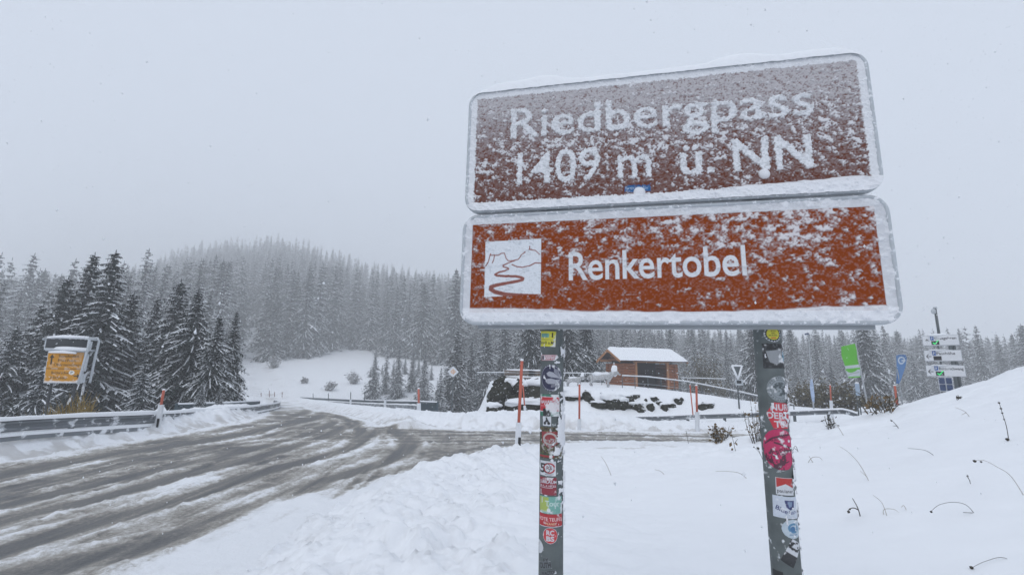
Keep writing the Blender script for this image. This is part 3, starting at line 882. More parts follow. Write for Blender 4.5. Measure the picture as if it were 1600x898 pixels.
def place_sign():
    root = thing('place_sign', 'big snow-crusted double brown board sign for the pass on two stickered posts', 'sign', sign_base())
    board('upper_board', root, 0.0, 0.0, W1, H1_, paint_upper, 'up')
    board('lower_board', root, XO, -H1_ - GAP, W2, H2_, paint_lower, 'low')
    # snow on the top edge
    mb = MB(); n = 150; rows = 9
    a = np.linspace(0.03, W1 - 0.03, n)
    hgt = 0.012 + 0.016 * fbm(a * 4, a * 0, 301, 4) + 0.030 * np.exp(-((a - 0.42) / 0.10) ** 2) + 0.034 * np.exp(-((a - 1.36) / 0.13) ** 2) + 0.016 * np.exp(-((a - 0.2) / 0.2) ** 2) + 0.012 * np.exp(-((a - 1.72) / 0.16) ** 2)
    hgt = 1.15 * hgt * sm(0.03, 0.16, a) * sm(W1 - 0.03, W1 - 0.12, a) + 0.002
    yb = np.where(a < 0.075, -(0.075 - np.sqrt(np.clip(0.075 ** 2 - (0.075 - a) ** 2, 0, 1))), np.where(a > W1 - 0.075, -(0.075 - np.sqrt(np.clip(0.075 ** 2 - (a - W1 + 0.075) ** 2, 0, 1))), 0))
    vs = []
    for i in range(n):
        for j in range(rows):
            q = PI * j / (rows - 1); nn = -0.013 + 0.027 * math.cos(q)
            nz = 0.003 * (fbm(a[i:i + 1] * 40, np.array([j * 0.9]), 303, 2)[0] - 0.5)
            vs.append(bpt(a[i], yb[i] - 0.012 + (0.014 + hgt[i]) * math.sin(q) ** 0.7 + nz, nn + nz))
    mb.add(vs, [(i * rows + j, (i + 1) * rows + j, (i + 1) * rows + j + 1, i * rows + j + 1) for i in range(n - 1) for j in range(rows - 1)])
    mb.build('snow_cap', M['snow_cap'], root, True)
    # mounting rails behind the boards
    for b, nm in ((-0.12, 0), (-H1_ + 0.02, 1), (-H1_ - GAP - 0.10, 2), (-H1_ - GAP - H2_ + 0.005, 3)):
        mb = MB(); mb.box(bpt(W1 / 2 - 0.0, b, -0.055), (W1 - 0.16, 0.05, 0.036), axes=(SX, SY, SN))
        mb.build('mounting_rail', M['alu'] if nm == 3 else M['dark'], root)
    posts = []
    for i in range(2):
        mb = MB(); hs = np.concatenate([[-0.06], np.linspace(-1.1, -3.1, 40)]); N = 40
        z0 = H1(*post_point(i, -2.0, 0.0)[:2]) - 0.15
        hb = -2.0 - (post_point(i, -2.0, 0)[2] - z0) / SY[2]
        hs = np.linspace(-0.06, hb, 40)
        vs = [post_point(i, h, 2 * PI * j / N) for h in hs for j in range(N)]
        mb.add(vs, [(r * N + j, (r + 1) * N + j, (r + 1) * N + (j + 1) % N, r * N + (j + 1) % N) for r in range(len(hs) - 1) for j in range(N)] + [tuple(range(N))])
        posts.append(mb.build('post', M['post_steel'], root, True))
    for i in range(2):
        h0, h1 = -1.22, -2.75
        cv = Canvas(2.2 * PR, h0 - h1, .003, (.74, .75, .78)); A = cv.X / PR - .55; Hh = cv.Y
        n = .55 * fbm(cv.X * 22, cv.Y * 14, 820 + i, 4) + .45 * fbm(cv.X * 70, cv.Y * 55, 830 + i, 2)
        n = n + .16 * sm(.1, 1.0, A) * fbm(cv.X * 0, cv.Y * 3.0, 840 + i, 2) * 2 - .12
        mk = n > .575; th = cv.down(sm(.56, .70, n)[..., None])[..., 0].ravel() * .008
        canvas_mesh('stuck_snow', cv, lambda x, y, i=i, th=th, h1=h1: post_point(i, h1 + y, x / PR - .55, PR + .0016 + th), M['film'], posts[i], mk)
    # ---------------------------------------------------------- stickers
    def sticker(i, u0, v0, u1, v1, draw, shape='rect', rot=0.0, bg=(0.7, 0.7, 0.7), snowy=0.0, seed=1, lift=1.0):
        uc, vc = (u0 + u1) / 2, (v0 + v1) / 2
        on = lambda u, v: on_board(u, v, POSTC + PR)
        ac, hc = on(uc, vc)
        s = on(uc + 1, vc)[0] - ac
        # centre line of the post at this height
        uax = post_px(i, vc)
        off = np.clip((uc - uax) * s / PR, -0.95, 0.95); ang0 = math.asin(off)
        h = abs(on(uc, v0)[1] - on(uc, v1)[1])
        aa = math.asin(np.clip((u1 - uax) * s / PR, -0.97, 0.97)) - math.asin(np.clip((u0 - uax) * s / PR, -0.97, 0.97))
        w = aa * PR; angm = 0.5 * (math.asin(np.clip((u1 - uax) * s / PR, -0.97, 0.97)) + math.asin(np.clip((u0 - uax) * s / PR, -0.97, 0.97)))
        cv = Canvas(w, h, 0.0016, bg); cv.SSn = 1
        draw(cv, w, h)
        fade = cv.noise(30, 440 + seed)[..., None]; cv.img = cv.img * (.86 - .12 * fade) + .035 + .03 * fade
        snowy = max(snowy, .06)
        if snowy > 0:
            k = sm(0.62 - 0.3 * snowy, 0.78 - 0.3 * snowy, 0.6 * cv.noise(60, 400 + seed) + 0.4 * cv.noise(25, 420 + seed) + 0.16 * (cv.X / w - 0.5))
            cv.paint(k, (0.72, 0.73, 0.75), 0.9)
        mask = None
        if shape == 'ell': mask = ((cv.X - w / 2) / (w / 2)) ** 2 + ((cv.Y - h / 2) / (h / 2)) ** 2 <= 1
        elif shape == 'gear':
            q = np.arctan2((cv.Y - h / 2) / h, (cv.X - w / 2) / w); rr = np.hypot((cv.X - w / 2) / (w / 2), (cv.Y - h / 2) / (h / 2))
            mask = rr <= 1.0
        elif shape == 'hex': mask = cv.poly_mask([(0.22 * w, 0), (0.78 * w, 0), (w, .5 * h), (0.84 * w, h * .96), (0.3 * w, h), (0, .56 * h)])
        elif shape == 'tag': mask = cv.poly_mask([(0, 0), (.78 * w, 0), (w, .55 * h), (.9 * w, h), (0, h)])
        elif shape == 'half': mask = ((cv.X) / w) ** 2 + ((cv.Y - h / 2) / (h / 2)) ** 2 <= 1
        c, q_ = math.cos(rot), math.sin(rot)

        def fn(x, y):
            dx, dy = x - w / 2, y - h / 2
            x2, y2 = c * dx - q_ * dy, q_ * dx + c * dy
            return post_point(i, hc + y2, angm + x2 / PR, PR + 0.0011 * lift)
        canvas_mesh('sticker', cv, fn, M['print'], posts[i], mask)

    def post_px(i, v):
        return (864.5 + (857.5 - 864.5) * (v - 515) / 383.0) if i == 0 else (1202.5 + (1233.5 - 1202.5) * (v - 515) / 383.0)

    Wt = lin(214, 217, 222); Bk = lin(22, 22, 26); Rd = lin(178, 28, 42)

    def s_yellow(cv, w, h):
        cv.rect(.08 * w, .58 * h, .62 * w, .84 * h, lin(120, 185, 170))
        for k in (.62, .70, .78): cv.rect(.1 * w, k * h, .55 * w, (k + .025) * h, lin(70, 120, 120))
        cv.rect(.76 * w, .58 * h, .84 * w, .8 * h, Bk); cv.ell(.8 * w, .85 * h, .05 * w, .05 * h, Bk)
        cv.text('Mensch a.M.', -.1 * w, .93 * w, .16 * h, .2 * h, Bk, 0.02)
        cv.rect(0, .44 * h, w, .47 * h, lin(150, 150, 60))
    sticker(0, 848, 517, 872, 541, s_yellow, bg=lin(222, 216, 60), rot=-0.05)

    def s_small(cv, w, h):
        cv.rect(.03 * w, .1 * h, .94 * w, .9 * h, Wt); cv.rect(.06 * w, .18 * h, .2 * w, .82 * h, lin(60, 40, 60))
        cv.text('SCHOPPEN', .25 * w, .86 * w, .53 * h, .28 * h, Rd, 0.03); cv.text('TRINKER', .25 * w, .8 * w, .16 * h, .28 * h, Rd, 0.03)
    sticker(0, 849, 554, 876, 563, s_small, 'tag', bg=Rd)

    def s_navy(cv, w, h):
        gy = lin(170, 172, 182)
        cv.ell(.5 * w, .5 * h, .46 * w, .46 * h, gy); cv.ell(.5 * w, .5 * h, .44 * w, .44 * h, lin(24, 26, 66))
        for a in range(0, 340, 12):
            if 60 < a < 130 or 230 < a < 300:
                q = math.radians(a); cv.ell(.5 * w + .475 * w * math.cos(q), .5 * h + .475 * h * math.sin(q), .016 * w, .012 * h, gy)
        cv.poly([(.3 * w, .66 * h), (.42 * w, .74 * h), (.58 * w, .70 * h), (.74 * w, .6 * h), (.9 * w, .47 * h), (.72 * w, .5 * h), (.5 * w, .52 * h), (.36 * w, .57 * h)], gy)
        cv.poly([(.28 * w, .4 * h), (.34 * w, .46 * h), (.5 * w, .48 * h), (.7 * w, .43 * h), (.9 * w, .46 * h), (.8 * w, .34 * h), (.6 * w, .27 * h), (.38 * w, .28 * h), (.28 * w, .34 * h)], gy)
        for k in range(5): cv.line([(.62 * w, (.84 - .03 * k) * h), (.8 * w, (.74 - .04 * k) * h), (.9 * w, (.58 - .03 * k) * h)], .018 * w, gy)
        for k in range(3): cv.line([(.5 * w, (.16 + .03 * k) * h), (.74 * w, (.2 + .04 * k) * h), (.88 * w, (.32 + .04 * k) * h)], .016 * w, gy)
    sticker(0, 848, 569, 879.5, 611, s_navy, 'ell', bg=lin(24, 26, 66))

    def s_bav(cv, w, h):
        cv.rect(0, 0, w, .2 * h, lin(50, 120, 95)); cv.rect(0, .2 * h, w, .24 * h, Wt)
        cv.rect(0, .9 * h, w, h, lin(50, 120, 95)); cv.rect(0, .87 * h, w, .9 * h, Wt)
        cv.text('BAVARIAN', .12 * w, .97 * w, .58 * h, .14 * h, Wt, 0.03); cv.text('MOTORCYCLE', .12 * w, .97 * w, .44 * h, .07 * h, lin(225, 150, 150))
        cv.rect(.24 * w, 0, .60 * w, .36 * h, Bk)
    sticker(0, 845.5, 616, 876, 650, s_bav, bg=lin(196, 38, 52), snowy=0.35, seed=2)

    def s_moto(cv, w, h):
        for cx in (.28, .72): cv.ell(cx * w, .28 * h, .17 * w, .15 * h, Bk)
        cv.poly([(.2 * w, .4 * h), (.8 * w, .38 * h), (.7 * w, .55 * h), (.55 * w, .8 * h), (.42 * w, .8 * h), (.36 * w, .55 * h)], Bk); cv.ell(.46 * w, .82 * h, .09 * w, .09 * h, Bk)
    sticker(0, 850.5, 650.2, 863.5, 665, s_moto, bg=Wt, lift=2)

    def s_gold(cv, w, h):
        n = cv.noise(180, 11); cv.paint(n > .52, lin(120, 92, 40)); cv.paint(n > .62, lin(70, 90, 50))
        cv.poly([(.12 * w, .84 * h), (.8 * w, .86 * h), (.74 * w, .5 * h), (.45 * w, .3 * h), (.16 * w, .5 * h)], lin(150, 30, 38))
        cv.ell(.45 * w, .62 * h, .26 * w, .2 * h, lin(190, 180, 175), .72)
        m = cv.noise(150, 13); cv.paint((m > .5) & (((cv.X - .45 * w) / (.34 * w)) ** 2 + ((cv.Y - .42 * h) / (.22 * h)) ** 2 < 1), lin(165, 160, 158))
        cv.rect(0, .1 * h, .6 * w, .15 * h, lin(40, 80, 50)); cv.rect(0, .04 * h, .6 * w, .1 * h, lin(160, 30, 40))
    sticker(0, 844.5, 667, 880, 716, s_gold, bg=lin(52, 44, 30), snowy=0.12, seed=3)

    def s_fifty(cv, w, h):
        cv.text('5', .04 * w, .42 * w, .2 * h, .62 * h, Bk, 0.03)
        cv.ell(.62 * w, .52 * h, .34 * w, .36 * h, Rd, .74); cv.text('RS', .48 * w, .78 * w, .42 * h, .24 * h, lin(120, 40, 50), 0.02)
        cv.rect(.4 * w, .08 * h, .95 * w, .12 * h, lin(130, 130, 135)); cv.ell(.5 * w, .52 * h, .2 * w, .34 * h, Bk, .85)
    sticker(0, 844.5, 720, 869.5, 743, s_fifty, bg=Wt)

    def s_jub(cv, w, h):
        cv.text('JUBILÄUM', .02 * w, 1.02 * w, .66 * h, .16 * h, Wt, 0.025); cv.text('20.1.-1.10.22', .02 * w, .96 * w, .46 * h, .1 * h, Wt, 0.02)
        cv.rect(.0, .4 * h, .8 * w, .42 * h, Wt); cv.rect(.03 * w, .08 * h, .16 * w, .3 * h, lin(170, 150, 155))
    sticker(0, 844, 745.5, 870, 773, s_jub, bg=lin(146, 26, 48), snowy=0.25, seed=4)

    def s_teal(cv, w, h):
        cv.rect(0, .12 * h, .42 * w, .95 * h, lin(172, 190, 92)); cv.text('Tour', .28 * w, .85 * w, .45 * h, .3 * h, lin(205, 225, 220), 0.02)
        cv.text('TOURISMUS', .1 * w, .6 * w, .06 * h, .12 * h, Wt); cv.rect(.12 * w, .6 * h, .16 * w, .9 * h, Wt)
    sticker(0, 843.5, 775.5, 877, 802.5, s_teal, bg=lin(120, 178, 165), snowy=0.4, seed=5)

    def s_rote(cv, w, h):
        cv.rect(0, 0, w, .06 * h, Wt); cv.text('ROTE TEUFEL', 0.0 * w, .98 * w, .46 * h, .26 * h, lin(235, 200, 200), 0.02); cv.text('PLANET', .32 * w, .72 * w, .16 * h, .18 * h, lin(230, 190, 150), 0.02)
    sticker(0, 842.5, 803, 877, 823, s_rote, bg=lin(186, 28, 38), snowy=0.2, seed=6)

    def s_rcbs(cv, w, h):
        cv.ell(.5 * w, .5 * h, .46 * w, .46 * h, lin(205, 45, 52)); cv.text('RC', .24 * w, .76 * w, .52 * h, .3 * h, Wt, 0.04); cv.text('BS', .24 * w, .76 * w, .16 * h, .3 * h, Wt, 0.04)
    sticker(0, 848.5, 823.5, 870.5, 849, s_rcbs, 'ell', bg=Wt, lift=2)
    sticker(0, 841, 845, 848.5, 867, lambda cv, w, h: None, 'half', bg=Wt)

    def s_graf(word):
        def f(cv, w, h): cv.text(word, .05 * w, .95 * w, .15 * h, .7 * h, Bk, 0.03)
        return f
    for (u0, v0, u1, v1, wd) in ((848, 871, 857, 878, 'FY'), (842, 877, 861, 889, 'OUTH'), (844, 891, 868, 898, 'WACTOL')):
        sticker(0, u0, v0, u1, v1, s_graf(wd), bg=lin(98, 104, 108), rot=0.22)

    # right post
    def s_gear(cv, w, h):
        q = np.arctan2(cv.Y - h / 2, cv.X - w / 2); rr = np.hypot((cv.X - w / 2) / (w / 2), (cv.Y - h / 2) / (h / 2))
        cv.paint((rr < .93) & ((np.sin(q * 18) > -.1) | (rr < .82)), Bk); cv.paint(rr < .7, lin(222, 214, 58))
        cv.text('WUIDE', .36 * w, .64 * w, .62 * h, .09 * h, Bk, .02); cv.text('HUND', .4 * w, .6 * w, .49 * h, .09 * h, Bk, .02)
        cv.text('IM ALLGÄU', .26 * w, .74 * w, .37 * h, .08 * h, Bk, .02); cv.rect(.36 * w, .22 * h, .64 * w, .29 * h, lin(200, 70, 40))
    sticker(1, 1192, 508.5, 1219, 534, s_gear, 'gear', bg=Wt)

    def s_blk(cv, w, h):
        n = cv.noise(130, 21); cv.paint((n > .56) & (cv.Y > .82 * h), lin(110, 115, 120)); cv.paint((n > .6), lin(60, 64, 68))
        cv.poly([(.14 * w, .68 * h), (.76 * w, .76 * h), (.8 * w, .3 * h), (.5 * w, .16 * h), (.26 * w, .24 * h), (.2 * w, .44 * h)], lin(150, 154, 158))
        cv.rect(.82 * w, .3 * h, w, .66 * h, lin(60, 130, 155))
    sticker(1, 1191, 536, 1226, 575, s_blk, bg=lin(26, 27, 30), snowy=0.1, seed=7)

    def s_grey(cv, w, h):
        cv.ell(.5 * w, .5 * h, .47 * w, .47 * h, lin(110, 116, 120), .96); cv.ell(.5 * w, .5 * h, .36 * w, .36 * h, lin(95, 102, 106), .95)
        n = cv.noise(110, 23); cv.paint((n > .53) & (((cv.X - .5 * w) / (.3 * w)) ** 2 + ((cv.Y - .5 * h) / (.26 * h)) ** 2 < 1), lin(75, 84, 88))
        for a in range(30, 160, 13):
            q = math.radians(a); cv.ell(.5 * w + .42 * w * math.cos(q), .5 * h + .42 * h * math.sin(q), .022 * w, .02 * h, lin(70, 78, 82))
            cv.ell(.5 * w + .42 * w * math.cos(q), .5 * h - .42 * h * math.sin(q), .022 * w, .02 * h, lin(70, 78, 82))
    sticker(1, 1197, 587, 1232, 628, s_grey, 'ell', bg=lin(142, 150, 154), snowy=0.25, seed=8)

    def s_nur(cv, w, h):
        cv.text('NUR', .18 * w, .86 * w, .68 * h, .24 * h, Wt, .02); cv.text('DER', .03 * w, .64 * w, .37 * h, .24 * h, Wt, .02); cv.text('TSV', .26 * w, .86 * w, .05 * h, .24 * h, Wt, .02)
    sticker(1, 1197, 628, 1234, 669, s_nur, 'hex', bg=lin(204, 44, 62), snowy=0.12, seed=9)

    def s_mag(cv, w, h):
        dk = lin(82, 14, 48); n = cv.noise(60, 25)
        cv.line([(.1 * w, .62 * h), (.3 * w, .76 * h), (.55 * w, .84 * h), (.82 * w, .86 * h)], .05 * w, dk)
        cv.text('ALLGÄU', .2 * w, .75 * w, .66 * h, .07 * h, dk, .03, .3)
        cv.line([(.36 * w, .66 * h), (.6 * w, .6 * h), (.95 * w, .48 * h)], .05 * w, dk); cv.text('CREW', .3 * w, .75 * w, .3 * h, .14 * h, dk, .03, .35)
        cv.line([(.1 * w, .36 * h), (.14 * w, .2 * h)], .05 * w, dk); cv.line([(.35 * w, .1 * h), (.7 * w, .22 * h)], .035 * w, dk)
        cv.paint((n > .6) & (cv.Y < .5 * h), dk)
    sticker(1, 1195.5, 669.5, 1241, 734, s_mag, 'ell', bg=lin(196, 26, 92), snowy=0.16, seed=10)

    def s_pack(cv, w, h):
        cv.rect(.05 * w, .42 * h, .95 * w, .96 * h, lin(190, 44, 40)); cv.poly([(.05 * w, .42 * h), (.5 * w, .64 * h), (.95 * w, .42 * h)], Wt)
        cv.text('paulaner', .08 * w, .94 * w, .14 * h, .2 * h, Bk, .01)
    sticker(1, 1210.5, 746, 1238, 773, s_pack, bg=Wt, rot=-.03, snowy=0.08, seed=11)

    def s_blue(cv, w, h):
        bl = lin(40, 52, 110)
        cv.poly([(.36 * w, .82 * h), (.7 * w, .82 * h), (.68 * w, .52 * h), (.54 * w, .38 * h), (.4 * w, .52 * h)], bl); cv.poly([(.45 * w, .76 * h), (.62 * w, .76 * h), (.6 * w, .56 * h), (.5 * w, .5 * h)], lin(130, 150, 180))
        cv.text('Blue', .08 * w, .45 * w, .38 * h, .2 * h, bl, .02, -.35); cv.text('Barons', .5 * w, 1.0 * w, .18 * h, .18 * h, lin(90, 100, 140), .02, .18)
    sticker(1, 1207.5, 775.5, 1248, 809.5, s_blue, bg=lin(206, 214, 226), rot=-.04, snowy=0.08, seed=12)

    def s_wave(cv, w, h):
        cv.ell(.52 * w, .54 * h, .26 * w, .26 * h, lin(90, 140, 175), .6); cv.ell(.48 * w, .5 * h, .12 * w, .14 * h, lin(70, 120, 165)); cv.rect(.3 * w, .18 * h, .7 * w, .24 * h, lin(120, 150, 180))
    sticker(1, 1219, 811, 1249.5, 841, s_wave, 'ell', bg=lin(190, 204, 214), lift=2, snowy=0.08, seed=13)

    def s_bw(cv, w, h):
        cv.rect(0, 0, w, .44 * h, lin(30, 32, 36)); n = cv.noise(150, 27); cv.paint((n > .52) & (cv.Y > .6 * h), Bk)
        cv.rect(.1 * w, .62 * h, .9 * w, .7 * h, Bk)
    sticker(1, 1225, 843, 1245, 884, s_bw, bg=Wt, rot=-.5)
    sticker(1, 1210, 893.5, 1222, 904, lambda cv, w, h: None, bg=Bk)
    return root


# ------------------------------------------------------------------ trees
def spruce_mesh(h, r, whorls, per, seg, rs, snow=0.6, dense=1.0, lo=0.03, droop=0.72, fat=1.0):
    V = []; F4 = []; MI = []

    def kite(p, d, w, mi):
        o = len(V); m = p + d * 0.45
        V.extend([p, m + w, p + d, m - w]); F4.append((o, o + 1, o + 2, o + 3)); MI.append(mi)
    zup = np.array([0, 0, 1.0])
    for k in range(whorls):
        f = lo + (0.985 - lo) * ((k + rs.uniform(-.25, .25)) / whorls) ** 1.0
        f = min(max(f, lo), 0.99)
        L0 = 1.08 * r * ((1 - f) ** 0.92) * (0.86 + 0.14 * math.sin(f * 23)) + 0.04 * r
        nb = max(3, int(per * (0.55 + 0.45 * (1 - f)) + 0.5)); a0 = rs.uniform(0, 6.28)
        for j in range(nb):
            az = a0 + 6.283 * j / nb + rs.uniform(-.35, .35)
            L = L0 * rs.uniform(0.6, 1.15)
            f_ = f; f = min(.985, max(lo, f_ + rs.uniform(-.55, .55) * .96 / whorls))
            if rs.rand() < 0.06: L *= 1.25
            out = np.array([math.cos(az), math.sin(az), 0]); side = np.array([-out[1], out[0], 0])
            rise = 0.34 * f * f + rs.uniform(-.1, .1); dr = droop * (0.75 + 0.5 * rs.rand()) * (1 - 0.5 * f)
            n = seg if f < 0.8 else max(3, seg - 2)
            pts = []
            for i in range(n + 1):
                q = i / n
                pts.append(np.array([0, 0, h * f]) + out * (L * q) + side * (0.06 * L * math.sin(q * 3 + az)) + zup * L * (rise * q - dr * q * q + 0.12 * dr * q ** 4))
            sn = snow * rs.uniform(0.4, 1.4)
            zb = h * f; f = f_
            for i in range(n):
                p = pts[i]; d = pts[i + 1] - p; q = (i + 0.5) / n
                ws = (0.032 + 0.052 * L / max(r, .1) * (1 - .7 * q)) * rs.uniform(.6, 1.5) * (h / 13) ** 0.5 * fat ** .5
                # main needles along the spine
                kite(p, d * 1.25, side * (0.07 + 0.06 * (1 - q)) * (h / 13) * fat, 0)
                tl = (0.34 * L * (1 - 0.62 * q) + 0.10) * rs.uniform(0.7, 1.2)
                for sg in (-1, 1):
                    dd = (out * 0.62 + side * sg * 0.78 + zup * (-0.30 - 0.25 * rs.rand())) * tl * dense
                    wv = np.cross(dd, zup); wv = wv / (np.linalg.norm(wv) + 1e-9) * tl * 0.2 * fat
                    kite(p + d * rs.rand(), dd, wv + zup * 0.02, 0)
                    if rs.rand() < sn * (0.6 if fat < 1.2 else .8):
                        kite(p + d * rs.rand() * .5 + zup * (0.035 * h / 13), dd * 0.92, wv * 0.8 + zup * tl * 0.05 * sg, 1)
                # hanging twigs
                hl = (0.12 + 0.20 * (1 - abs(q - .5))) * (0.35 + 0.65 * (1 - f)) * rs.uniform(0.6, 1.4) * (r / 2.6) * 1.15
                kite(p + d * rs.rand(), out * 0.1 * hl - zup * hl * 1.5 + side * rs.uniform(-.25, .25) * hl, side * hl * 0.36 * fat, 0)
                if rs.rand() < sn:
                    o = len(V); t2 = pts[i + 1]
                    up = zup * ws * rs.uniform(0.8, 1.7)
                    V.extend([p + side * ws, p + up, p - side * ws, t2 + side * ws * .8, t2 + up * .8, t2 - side * ws * .8])
                    F4.extend([(o, o + 1, o + 4, o + 3), (o + 1, o + 2, o + 5, o + 4)]); MI.extend([1, 1])
    # leader
    for k in range(4):
        a = k * 1.6; kite(np.array([0, 0, h * 0.955]), np.array([0.01 * math.cos(a), 0.01 * math.sin(a), h * 0.045]), np.array([math.cos(a), math.sin(a), 0]) * 0.03 * h / 13, 0)
    return np.array(V), np.array(F4), np.array(MI)


def trunk_mesh(h, r):
    mb = MB(); mb.tube([(0, 0, -0.6), (0, 0, h * .3), (0.01 * h * .3, 0, h * .65), (0, 0, h * .9)], [r * 1.25, r, r * .5, r * .1], 7)
    return mb


PROTO = {}


def proto(kind):
    if kind in PROTO: return PROTO[kind]
    cfg = {  # fat is read from the name
        # h, r, whorls, branches, segments, snow, needle material
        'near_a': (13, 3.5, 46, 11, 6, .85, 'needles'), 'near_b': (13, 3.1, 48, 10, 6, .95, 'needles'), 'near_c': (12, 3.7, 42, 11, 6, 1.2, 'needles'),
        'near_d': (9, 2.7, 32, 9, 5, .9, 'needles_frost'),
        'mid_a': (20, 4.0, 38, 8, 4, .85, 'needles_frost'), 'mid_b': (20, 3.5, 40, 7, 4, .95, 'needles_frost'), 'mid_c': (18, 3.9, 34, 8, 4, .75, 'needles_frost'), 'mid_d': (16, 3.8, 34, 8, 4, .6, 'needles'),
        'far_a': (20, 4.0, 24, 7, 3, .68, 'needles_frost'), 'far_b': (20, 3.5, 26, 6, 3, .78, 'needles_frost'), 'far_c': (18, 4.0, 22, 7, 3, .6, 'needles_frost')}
    h, r, wh, per, seg, sn, nm = cfg[kind]
    rs = np.random.RandomState(abs(sum(map(ord, kind))) * 7)
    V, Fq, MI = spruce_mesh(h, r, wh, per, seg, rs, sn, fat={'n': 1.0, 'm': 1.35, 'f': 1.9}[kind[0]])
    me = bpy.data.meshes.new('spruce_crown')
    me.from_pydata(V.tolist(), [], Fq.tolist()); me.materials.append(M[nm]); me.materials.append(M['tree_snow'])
    me.polygons.foreach_set('material_index', MI.tolist()); me.update()
    tb = trunk_mesh(h, 0.2 * h / 15)
    tm = bpy.data.meshes.new('spruce_trunk'); tm.from_pydata(tb.v, [], tb.f); tm.materials.append(M['bark']); tm.update()
    PROTO[kind] = (h, r, me, tm, V, Fq, MI)
    return PROTO[kind]


def spruce(kind, x, y, h, label, group, wide=1.0, z=None, lean=0.0):
    ph, pr, cm, tm, *_ = proto(kind)
    z = H1(x, y) if z is None else z
    o = bpy.data.objects.new('spruce_tree', None); COL.objects.link(o)
    s = h / ph
    o.location = (x, y, z - 0.05); o.scale = (s * wide, s * wide, s); o.rotation_euler = (lean, lean * .5, rnd.uniform(0, 6.28))
    tag(o, label, 'tree', group)
    for nm, me in (('crown', cm), ('trunk', tm)):
        c = bpy.data.objects.new(nm, me); COL.objects.link(c); c.parent = o
    return o


def spruce_px(kind, u, vtop, d, label, group, wide=1.0, lean=0.0):
    p = P(u, vtop, d); z = H1(p[0], p[1])
    return spruce(kind, p[0], p[1], p[2] - z, label, group, wide, z, lean)


